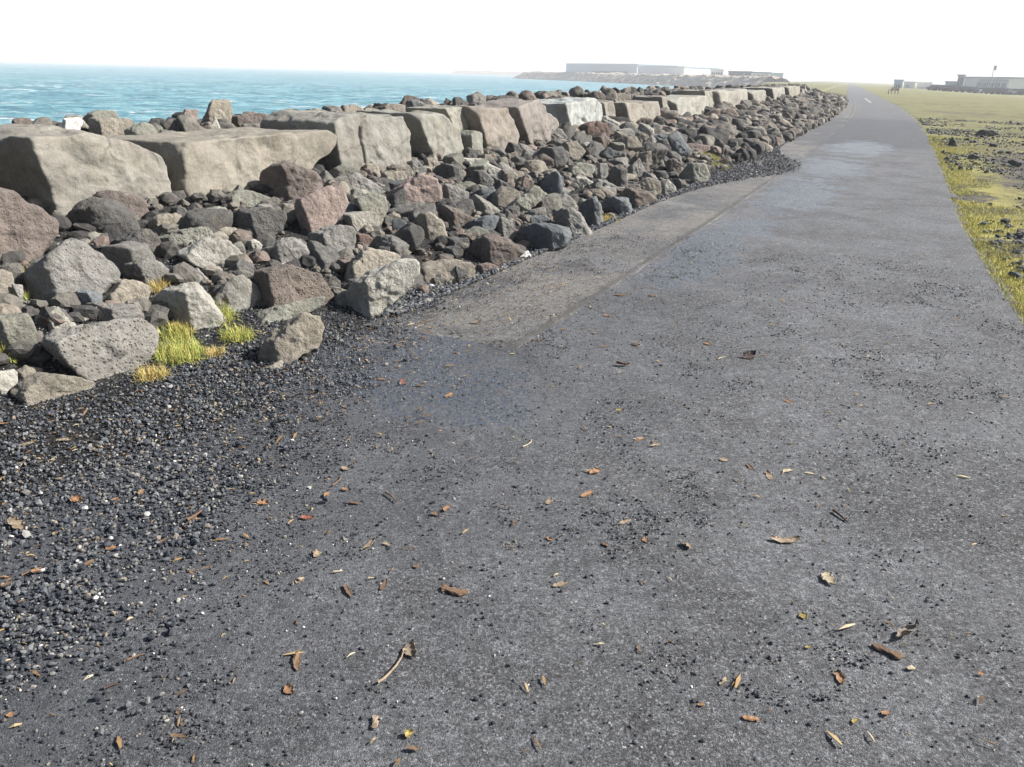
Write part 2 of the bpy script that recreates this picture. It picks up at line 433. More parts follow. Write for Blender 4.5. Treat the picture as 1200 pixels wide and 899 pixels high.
BLADE_G = mat_island('green_grass', [(0, (0.46, 0.38, 0.13)), (0.35, (0.42, 0.40, 0.11)), (0.75, (0.29, 0.34, 0.08)), (1.0, (0.17, 0.23, 0.05))], 0.65, None, 0.3)
BLADE_Y = mat_island('straw_grass', [(0, (0.40, 0.28, 0.11)), (0.5, (0.50, 0.40, 0.16)), (0.9, (0.44, 0.39, 0.13)), (1.0, (0.28, 0.31, 0.08))], 0.7, None, 0.3)
STRAW = mat_island('straw_litter', [(0, (0.10, 0.06, 0.03)), (0.5, (0.24, 0.15, 0.07)), (0.85, (0.36, 0.27, 0.14)), (1, (0.5, 0.45, 0.33))], 0.8, None, 0.2)

# ------------------------------------------------------------------ ground, path, sea
def spaced(lo, fine0, fine1, step, hi, grow):
    a = list(np.arange(fine0, fine1, step))
    s = step; x = fine0
    while x > lo: s *= grow; x -= s; a.insert(0, x)
    s = step; x = a[-1]
    while x < hi: s *= grow; x += s; a.append(x)
    return np.array(a)

def grid(name, us, ws, zf, mat, smooth=True, wfun=None):
    A, B = np.meshgrid(us, ws, indexing='ij')
    if wfun is not None: B = wfun(A, B)
    x, y = xy(A.ravel(), B.ravel())
    z = zf(x, y, A.ravel(), B.ravel())
    V = np.stack([x, y, z], 1)
    nu, nw = len(us), len(ws)
    i = np.arange(nu * nw).reshape(nu, nw)
    f = np.stack([i[:-1, :-1], i[:-1, 1:], i[1:, 1:], i[1:, :-1]], -1).reshape(-1, 4)[:, ::-1]
    return link(name, mesh(name, V, f, mat, smooth))

us = spaced(-2500, -6, 45, 0.25, 4700, 1.09)
ws = spaced(-4900, -12, 14, 0.16, 4700, 1.10)
tag(grid('ground', us, ws, lambda x, y, u, w: terrain(x, y), GROUND), kind='structure')

PWID = 3.86
def path_width(u): return np.interp(u, [-10, 5, 6.7, 8.3, 11.3, 20, 32, 62, 400], [4.16, 4.12, 4.04, 3.93, 3.78, 3.66, 3.58, 3.5, 3.3])
def path_z(x, y, u, w):
    z = (n2(x, y, 0.9, 3, 3) * 0.008 + n2(x, y, 5, 2, 4) * 0.0025) * np.clip((26 - u) / 8, 0, 1)
    return z - np.where((w < -0.0) | (w > path_width(u) - 0.01), 0.035, 0)
pu = np.concatenate([np.arange(-6, 30, 0.12), np.arange(30, 60, 0.5), np.arange(60, 700, 4.0)])
pw = np.concatenate([[-0.04], np.linspace(0, 1, 60), [1.012]])
def path_w(A, B):
    W_ = path_width(A)
    ragL = (n2(A, A * 0 + 1.0, 2.2, 4, 1).reshape(A.shape)) * 0.03
    ragR = (n2(A, A * 0 + 5.0, 1.6, 5, 2).reshape(A.shape)) * 0.13 + (n2(A, A * 0 + 7.0, 7, 3, 9).reshape(A.shape)) * 0.03 - 0.04
    return ragL + B * (W_ + ragR - ragL)
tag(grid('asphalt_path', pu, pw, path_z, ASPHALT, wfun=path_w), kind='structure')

# the strip laid along the left edge, one course thicker than the path
su = np.concatenate([np.arange(0, 26, 0.1), np.arange(26, 70, 0.2)]) + 4.15
sw = np.concatenate([[-0.02], np.linspace(0, 1, 24), [1.02]])
def strip_w(A, B):
    j = n2(A, A * 0 + 9.0, 3.5, 4, 6).reshape(A.shape) * 0.018
    jl = n2(A, A * 0 + 3.0, 2.0, 4, 7).reshape(A.shape) * 0.03
    wid = np.interp(A, [4, 12, 20, 40, 70], [1.04, 0.98, 0.86, 0.75, 0.6])
    return -0.05 + jl + B * (wid + j + 0.05 - jl)
def strip_z(x, y, u, w):
    wid = np.interp(u, [4, 12, 20, 40, 70], [1.04, 0.98, 0.86, 0.75, 0.6])
    edge = np.clip((u - 4.15) / 0.06, 0, 1) * np.where((w > wid + 0.012) | (w < -0.06), 0, 1)
    q = np.clip((26 - u) / 8, 0, 1)
    base = (n2(x, y, 0.9, 3, 3) * 0.008 + n2(x, y, 5, 2, 4) * 0.0025) * q
    return base - 0.004 + edge * (0.010 + 0.006 * (1 - q)) + n2(x, y, 3, 2, 8) * 0.003 * q
tag(grid('path_strip', su, sw, strip_z, STRIP, wfun=strip_w), kind='structure')

def sea_mesh():
    # finer near the shore; real swell where it is close enough to see
    us_ = spaced(-3000, 0, 160, 1.1, 4500, 1.08); ws_ = spaced(-4500, -150, -9, 1.1, -8, 1.08)
    ws_ = ws_[ws_ < -7]
    def zf(x, y, u, w):
        r = np.hypot(x, y); a = np.clip(1.2 - r / 260, 0, 1)
        p = np.stack([x * 0.30 + y * 0.05, y * 0.75 - x * 0.12, x * 0], 1)
        return -2.45 + a * (0.22 * fbm(p * 0.5, 3) + 0.16 * (1 - np.abs(fbm(p * 1.2 + 5, 3))))
    A, B = np.meshgrid(us_, ws_, indexing='ij')
    c = B + C0
    x = (A * U[0] + c * N[0]).ravel(); y = (A * U[1] + c * N[1]).ravel()
    V = np.stack([x, y, zf(x, y, A.ravel(), B.ravel())], 1)
    i = np.arange(A.size).reshape(A.shape)
    f = np.stack([i[:-1, :-1], i[:-1, 1:], i[1:, 1:], i[1:, :-1]], -1).reshape(-1, 4)[:, ::-1]
    return link('sea', mesh('sea', V, f, SEA, True))
tag(sea_mesh(), kind='structure')

# ------------------------------------------------------------------ rocks
PAL = {  # base colours, with the word that names each
    't': ((0.235, 0.212, 0.175), 'tan'), 'g': ((0.20, 0.193, 0.178), 'grey'), 'k': ((0.105, 0.102, 0.097), 'dark grey'),  # dark grey holds the shadow on many traced rocks in its colour
    'b': ((0.14, 0.117, 0.104), 'brown'), 'p': ((0.215, 0.172, 0.152), 'pinkish'), 'l': ((0.32, 0.31, 0.275), 'pale grey'),
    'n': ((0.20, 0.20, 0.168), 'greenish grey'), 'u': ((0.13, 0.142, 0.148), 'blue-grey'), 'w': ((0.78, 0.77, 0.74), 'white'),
    'r': ((0.14, 0.10, 0.085), 'reddish brown')}

def stone_mesh(name, planes, center, ext, sub, p=15, seed=0, lump=0.05, fine=0.019, groove=None, fit=None, mat=None):
    """star-shaped stone bounded by planes (n, d from center), rounded by a soft minimum, then weathered"""
    v, f = ico(sub)
    q = v * ext; u = q / np.linalg.norm(q, axis=1)[:, None]
    n = np.array([a for a, _ in planes], float); n /= np.linalg.norm(n, axis=1)[:, None]
    d = np.array([b for _, b in planes], float)
    t = np.maximum(u @ n.T, 0) / np.maximum(d, 1e-3)
    r = 1.035 / (t ** p).sum(1) ** (1 / p)
    P = u * r[:, None]
    size = float(np.mean(ext)) * 2
    off = np.array([seed * 3.7, seed * 1.9, seed * 5.3])
    a = fbm(P * (2.2 / size) + off, 3) * lump * size
    b = fbm(P * (9.0 / size) + off * 2, 3) * fine * size
    ch = np.maximum(0, perlin(P * (4.5 / size) + off * 3) - 0.15) * -lump * 1.1 * size
    if mat is not None:   # broken ledges of the quarry faces
        for fq, am in ((1.5, .020), (3.2, .009)):
            l = perlin(P * (fq / size) * np.array([1, 1, 1.5]) + off * 4)
            b = b - am * size / (1 + np.exp(-np.clip((l - .08) * 45, -40, 40)))
    P = P + u * (a + b + ch)[:, None]
    if groove is not None: P = groove(P)
    if fit is not None:
        for ax_, lo_, hi_ in fit:
            a0, a1 = P[:, ax_].min(), P[:, ax_].max()
            P[:, ax_] = lo_ + (P[:, ax_] - a0) * (hi_ - lo_) / (a1 - a0)
    return mesh(name, P + center, f, mat or ROCK, True)

def poly_planes(H, cx, cz, seed, kf=(0.04, 0.3), kb=(0.2, 0.6)):
    """for each edge of the outline (x right, z up) one plane leaning to the front and one to the back"""
    rr = random.Random(seed)
    out = []
    for i in range(len(H)):
        a, b = H[i], H[(i + 1) % len(H)]
        e = b - a; L = np.hypot(*e)
        if L < 1e-6: continue
        nx, nz = e[1] / L, -e[0] / L
        dist = nx * (a[0] - cx) + nz * (a[1] - cz)
        if dist <= 0.002: continue
        for k in (-rr.uniform(*kf), rr.uniform(*kb)):
            s = math.sqrt(1 + k * k)
            out.append(((nx, k, nz), dist / s))
    return out

things = []      # dicts: o, px, color word, size word, shape word, label, nick

def traced_rock(px, color, ridge=0.35, label=None, nick=None, pit=0.0, d_plane=None, bury=0.03, thick=0.8, seed=0, name='rock', p=24, lump=0.045, top=0.35):
    px = np.array(px, float)
    cxp = px[:, 0].mean(); yb = px[:, 1].max()
    if d_plane is None:
        base = hit(cxp, yb - 1.0)
    else:      # stands at a known distance from the path edge
        ts = np.linspace(2, 120, 12000); P = CAM + ts[:, None] * ray(cxp, yb)[None]
        base = P[np.argmax(-uw(P[:, 0], P[:, 1])[1] > d_plane)]
    hd = np.array([base[0], base[1]]); dist = np.linalg.norm(hd); away = hd / dist
    right = np.array([away[1], -away[0]])
    wpx = np.ptp(px[:, 0]); w_m = wpx * dist / F
    h_m = np.ptp(px[:, 1]) * dist / F
    T = np.clip(thick * w_m, 0.35 * h_m, 1.4 * h_m + 0.05)
    D = dist + 0.32 * T
    loc = []
    for x, y in px:
        dd = ray(x, y); tt = D / (dd[0] * away[0] + dd[1] * away[1])
        q = CAM + dd * tt
        loc.append((q[0] * right[0] + q[1] * right[1], q[2]))
    loc = np.array(loc)
    # sink the base a little into what carries it
    zmid = (loc[:, 1].min() + loc[:, 1].max()) / 2
    low = loc[:, 1] < loc[:, 1].min() + 0.3 * (loc[:, 1].max() - loc[:, 1].min())
    loc[low, 1] -= bury
    H = hull2d(loc)
    cx = (H[:, 0].min() + H[:, 0].max()) / 2; cz = (H[:, 1].min() + H[:, 1].max()) / 2
    cx = 0.5 * cx + 0.5 * H[:, 0].mean(); cz = 0.5 * cz + 0.5 * H[:, 1].mean()
    rr = random.Random(seed * 13 + 5)
    planes = poly_planes(H, cx, cz, seed)
    # front: a facet to the left of the ridge and one to its right, and a sloping upper facet
    x0, x1 = H[:, 0].min(), H[:, 0].max(); xr = x0 + ridge * (x1 - x0)
    half = T / 2
    for nx_, lift in ((-rr.uniform(0.85, 1.4), 0.05), (rr.uniform(0.25, 0.6), rr.uniform(0.15, 0.4))):
        v = np.array([nx_, -1.0, lift]); v /= np.linalg.norm(v)
        dist_ = v[0] * (xr - cx) + v[1] * (-half)
        planes.append((v, max(dist_ * 0.76, 0.2 * half)))
    v = np.array([rr.uniform(-0.2, 0.3), -0.7, 1.0]); v /= np.linalg.norm(v)
    hz = (H[:, 1].max() - H[:, 1].min()) / 2
    planes.append((v, hz * v[2] * 0.75 + half * abs(v[1]) * 0.75))
    planes.append(((rr.uniform(-0.3, 0.3), 1, 0.1), half))
    for k in range(7):   # knocked-off corners
        v = np.array([rr.gauss(0, 1), rr.gauss(0, 1), rr.gauss(0, 1)]); v /= np.linalg.norm(v)
        e = np.array([(x1 - x0) / 2, half, hz])
        planes.append((v, np.linalg.norm(v * e) * rr.uniform(0.98, 1.15)))
    sub = 6 if wpx > 45 else 5
    ext = np.array([(x1 - x0) / 2, half, hz])
    me = stone_mesh(name, planes, np.zeros(3), ext, sub, p, seed, lump, fit=[(0, H[:, 0].min() - cx, H[:, 0].max() - cx), (2, H[:, 1].min() - cz, H[:, 1].max() - cz)])
    A = np.array([right[0], right[1], 0]); B = np.array([away[0], away[1], 0])
    c3 = A * cx + B * D + np.array([0, 0, cz])
    co = np.empty(len(me.vertices) * 3, np.float32); me.vertices.foreach_get('co', co); co = co.reshape(-1, 3)
    zmin = co[:, 2].min()
    co[:, 2] -= zmin
    me.vertices.foreach_set('co', co.ravel()); me.update()
    o = link(name, me, (c3[0], c3[1], c3[2] + zmin))
    o.rotation_euler.z = math.atan2(right[1], right[0])
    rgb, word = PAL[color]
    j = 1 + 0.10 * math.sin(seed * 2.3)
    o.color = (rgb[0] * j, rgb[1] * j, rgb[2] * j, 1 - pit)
    asp = wpx / max(1, np.ptp(px[:, 1]))
    shape = 'flat' if asp > 2.0 else 'upright' if asp < 0.95 else ('blocky' if len(H) >= 7 else 'angular')
    size = 'small' if wpx < 22 else 'large' if wpx > 62 else ''
    things.append(dict(o=o, px=(px[:, 0].mean(), px[:, 1].mean()), word=word, shape=shape, size=size, label=label, nick=nick, r=0.5 * w_m))
    return o

# --- the wall of squared blocks: outlines lie on the wall's face, 2.54 m left of the path
W_WALL = -2.54
def wall_block(px, depth, color, label, nick, seed, off=0.0, sub=6, lean=0.10, lump=0.04, pit=0.0, bury=0.25, p=64, topslope=0.015, groove=None, rgb=None):
    px = np.array(px, float)
    sz = []
    for x, y in px:
        d = ray(x, y)
        ts = np.linspace(2, 90, 20000); P = CAM + ts[:, None] * d[None]
        k = np.argmax(uw(P[:, 0], P[:, 1])[1] < W_WALL - off)
        sz.append((uw(P[k, 0], P[k, 1])[0], P[k, 2]))
    sz = np.array(sz)
    zm = sz[:, 1].min() + 0.35 * np.ptp(sz[:, 1])
    sz[sz[:, 1] < zm, 1] -= bury
    return block_from(sz, depth, color, label, nick, seed, off, sub, lean, lump, pit, p, topslope, groove, rgb, (px[:, 0].mean(), px[:, 1].mean()))

def block_from(sz, depth, color, label, nick, seed, off, sub, lean, lump, pit, p, topslope, groove, rgb, pxc):
    H = hull2d(sz)
    cs = (H[:, 0].min() + H[:, 0].max()) / 2; cz = (H[:, 1].min() + H[:, 1].max()) / 2
    # local axes: x = along the wall, y = into the wall (away from the path), z up
    planes = []
    half = depth / 2
    for i in range(len(H)):
        a, b = H[i], H[(i + 1) % len(H)]
        e = b - a; L = np.hypot(*e)
        nx, nz = e[1] / L, -e[0] / L
        k = topslope if nz > 0.6 else -0.05
        n = np.array([nx, k, nz]); s = np.linalg.norm(n)
        # passes through the edge at the front face (y = -half)
        planes.append((n / s, (nx * (a[0] - cs) + nz * (a[1] - cz) + k * (-half)) / s))
    n = np.array([0, -1, lean]); s = np.linalg.norm(n); planes.append((n / s, half / s))
    planes.append((np.array([0.05, 1, 0.0]), half))
    rr = random.Random(seed)
    e = np.array([np.ptp(H[:, 0]) / 2, half, np.ptp(H[:, 1]) / 2])
    for k in range(6):
        v = np.array([rr.choice((-1, 1)) * rr.uniform(.4, 1), rr.choice((-1, 1)) * rr.uniform(.4, 1), rr.uniform(-.8, 1)]); v /= np.linalg.norm(v)
        planes.append((v, np.abs(v * e).sum() * rr.uniform(0.86, 0.98)))
    me = stone_mesh('boulder', planes, np.zeros(3), e, sub, p, seed, lump, 0.010, groove, fit=[(0, H[:, 0].min() - cs, H[:, 0].max() - cs), (2, H[:, 1].min() - cz, H[:, 1].max() - cz)], mat=BLOCK)
    x, y = xy(cs, W_WALL - off - half)
    co = np.empty(len(me.vertices) * 3, np.float32); me.vertices.foreach_get('co', co); co = co.reshape(-1, 3)
    zmin = float(co[:, 2].min()); co[:, 2] -= zmin
    # local y points away from the path: right-handed frame needs (u, -N, z)
    me.vertices.foreach_set('co', co.ravel()); me.update()
    o = link('boulder', me, (float(x), float(y), float(cz) + zmin))
    slope = float((bend(cs + 0.5) - bend(cs - 0.5)))
    ux = U + slope * N
    o.rotation_euler.z = math.atan2(ux[1], ux[0])
    c, word = PAL[color]
    c = rgb or c
    c = tuple(q * f_ for q, f_ in zip(c, (0.575, 0.645, 0.755)))
    o.color = (*c, 1 - pit)
    tag(o, label, 'boulder', 'squared blocks of the sea wall')
    things.append(dict(o=o, px=pxc, word=word, shape='block', size='large', label=label, nick=nick, r=max(e[0], e[1]), block=True))
    return o

TAN = (0.325, 0.275, 0.205)
def crack(P):
    # a fissure that drops down the left third of the block's face
    xs = np.interp(P[:, 2], [-0.6, -0.1, 0.15, 0.33, 0.5], [-0.34, -0.33, -0.36, -0.33, -0.16])
    g = np.exp(-((P[:, 0] - xs) / 0.016) ** 2) * (P[:, 1] < 0)
    P = P.copy(); P[:, 1] += 0.09 * g
    return P

wall_block([(-230,150),(-60,143),(-20,146),(-4,160),(2,185),(2,215),(-20,235),(-210,240)], 1.1, 't', 'tan block of the sea wall cut off by the left edge of the picture', 'the block cut off at left', 1, rgb=TAN)
wall_block([(29,161),(113,150),(140,154),(180,173),(200,187),(207,200),(204,225),(198,243),(165,262),(100,262),(58,248)], 1.0, 't', 'big smooth tan block with a sloping right shoulder, at left end of sea wall', 'the big sloping block', 2, sub=7, rgb=TAN, bury=0.2)
wall_block([(213,168),(300,158),(390,153),(398,160),(398,172),(377,198),(350,218),(300,240),(225,247),(212,240)], 1.0, 't', 'longest flat-topped tan block with an undercut right end', 'the longest flat-topped block', 3, sub=7, rgb=(0.34, 0.28, 0.20), bury=0.0)
wall_block([(389,143),(402,133),(478,135),(485,158),(487,190),(440,206),(395,206)], 1.0, 't', 'tan wall block with a dark crack running down its left side', 'the cracked block', 4, sub=7, groove=crack, rgb=(0.31, 0.27, 0.205))
wall_block([(490,132),(524,131),(545,151),(547,182),(535,192),(513,190),(500,162)], 0.9, 't', 'smooth tan block leaning right, directly right of the cracked block', 'the smooth leaning block', 5, rgb=(0.33, 0.29, 0.215))
wall_block([(521,127),(549,124),(553,143),(533,148)], 0.6, 't', 'squarish pale slab perched behind the shoulder of the smooth leaning block', 'the perched slab', 6, off=0.25, bury=0.1, rgb=(0.36, 0.315, 0.23))
wall_block([(560,124),(598,125),(606,140),(612,166),(590,179),(573,177),(572,145)], 0.9, 'p', 'pinkish tan block with a level seam across its middle', 'the seamed block', 7, rgb=(0.34, 0.27, 0.20))
wall_block([(553,160),(558,153),(567,157),(568,180),(554,180)], 0.3, 'n', 'narrow upright slab wedged in the gap left of the seamed block', 'the wedged slab', 8, off=-0.05, rgb=(0.30, 0.275, 0.20))
wall_block([(607,128),(632,116),(640,120),(655,147),(658,154),(640,168),(625,173),(613,152)], 0.7, 't', 'pinkish brown block tilted over to the left with streaked face', 'the tilted streaked block', 9, rgb=(0.31, 0.25, 0.195))
wall_block([(664,119),(698,114),(707,122),(711,142),(690,154),(675,162),(667,142)], 0.9, 'l', 'whitest block of the wall with a ribbed sunlit face', 'the whitest ribbed block', 10, rgb=(0.47, 0.44, 0.36), lump=0.045)
wall_block([(708,120),(721,117),(724,150),(713,154)], 0.8, 't', 'narrow tan block against the right side of the whitest ribbed block', 'the narrow block', 11, off=0.1, rgb=(0.31, 0.26, 0.19))
wall_block([(722,116),(731,120),(737,147),(725,149)], 0.7, 'g', 'greyish narrow block leaning between two wider tan blocks', 'the greyish narrow block', 12, off=0.25, rgb=(0.25, 0.225, 0.175))
wall_block([(734,120),(774,118),(776,138),(742,148)], 0.9, 't', 'low wide tan block with a flat sunlit face beside the greyish narrow block', 'the low wide block', 13, rgb=(0.345, 0.285, 0.21))
wall_block([(777,113),(786,112),(787,137),(778,140)], 0.8, 't', 'slim tan block standing at the right of the low wide block', 'the slim block', 14, off=0.2, rgb=(0.33, 0.28, 0.21))
wall_block([(793,114),(828,112),(833,128),(810,138),(795,135)], 1.0, 'l', 'broad pale cream block with a rough face right of a dark gap', 'the broad cream block', 15, rgb=(0.40, 0.355, 0.265), lump=0.04)
wall_block([(826,106),(839,106),(841,121),(829,125)], 1.0, 't', 'narrow cream block behind the broad cream block', 'the narrow cream block', 16, off=0.2, rgb=(0.38, 0.33, 0.24))
wall_block([(843,105),(877,104),(880,126),(865,136),(845,122)], 1.2, 'l', 'far broad cream block with vertical streaks, below the dark blue building', 'the streaked cream block', 17, sub=5, rgb=(0.40, 0.345, 0.26), lump=0.04)
wall_block([(882,106),(898,105),(901,122),(884,126)], 1.2, 't', 'far squarish tan block just right of the streaked cream block', 'the far squarish block', 18, sub=5, rgb=(0.35, 0.30, 0.225))
wall_block([(905,103),(921,102),(921,115),(908,119)], 1.4, 't', 'far pale tan block under the pale greenish building', 'the far pale tan block', 19, sub=5, rgb=(0.38, 0.33, 0.25))
wall_block([(924,101),(938,101),(937,110),(926,113)], 1.4, 't', 'farthest block that stands clear of the rubble', 'the farthest clear block', 20, sub=5, rgb=(0.35, 0.30, 0.22))

# the wall goes on to the left, past the edge of the photograph
for q_, (a_, b_, t_) in enumerate(((1.3, 3.3, 1.02), (-1.0, 1.1, .95), (-3.4, -1.2, 1.05))):
    block_from(np.array([(a_, .1), (b_, .1), (b_ - .06, t_ - .1), (b_ - .3, t_), (a_ + .1, t_ - .04)]), 1.0, 't', 'tan sea wall block, ' + ('first', 'second', 'third')[q_] + ' one to the left of the block cut off at left', None, 70 + q_, 0, 6, .1, .04, 0, 64, .015, None, TAN, (-400 - 300 * q_, 180))

def Z(ox, oy, s, txt, sc=4.0):
    return [(ox + float(a.split(',')[0]) / sc, oy + float(a.split(',')[1]) / sc) for a in txt.split()]
A_, B_, C_, D_, E_, F_, G_ = (0, 100), (200, 100), (400, 80), (600, 70), (0, 260), (200, 260), (400, 200)
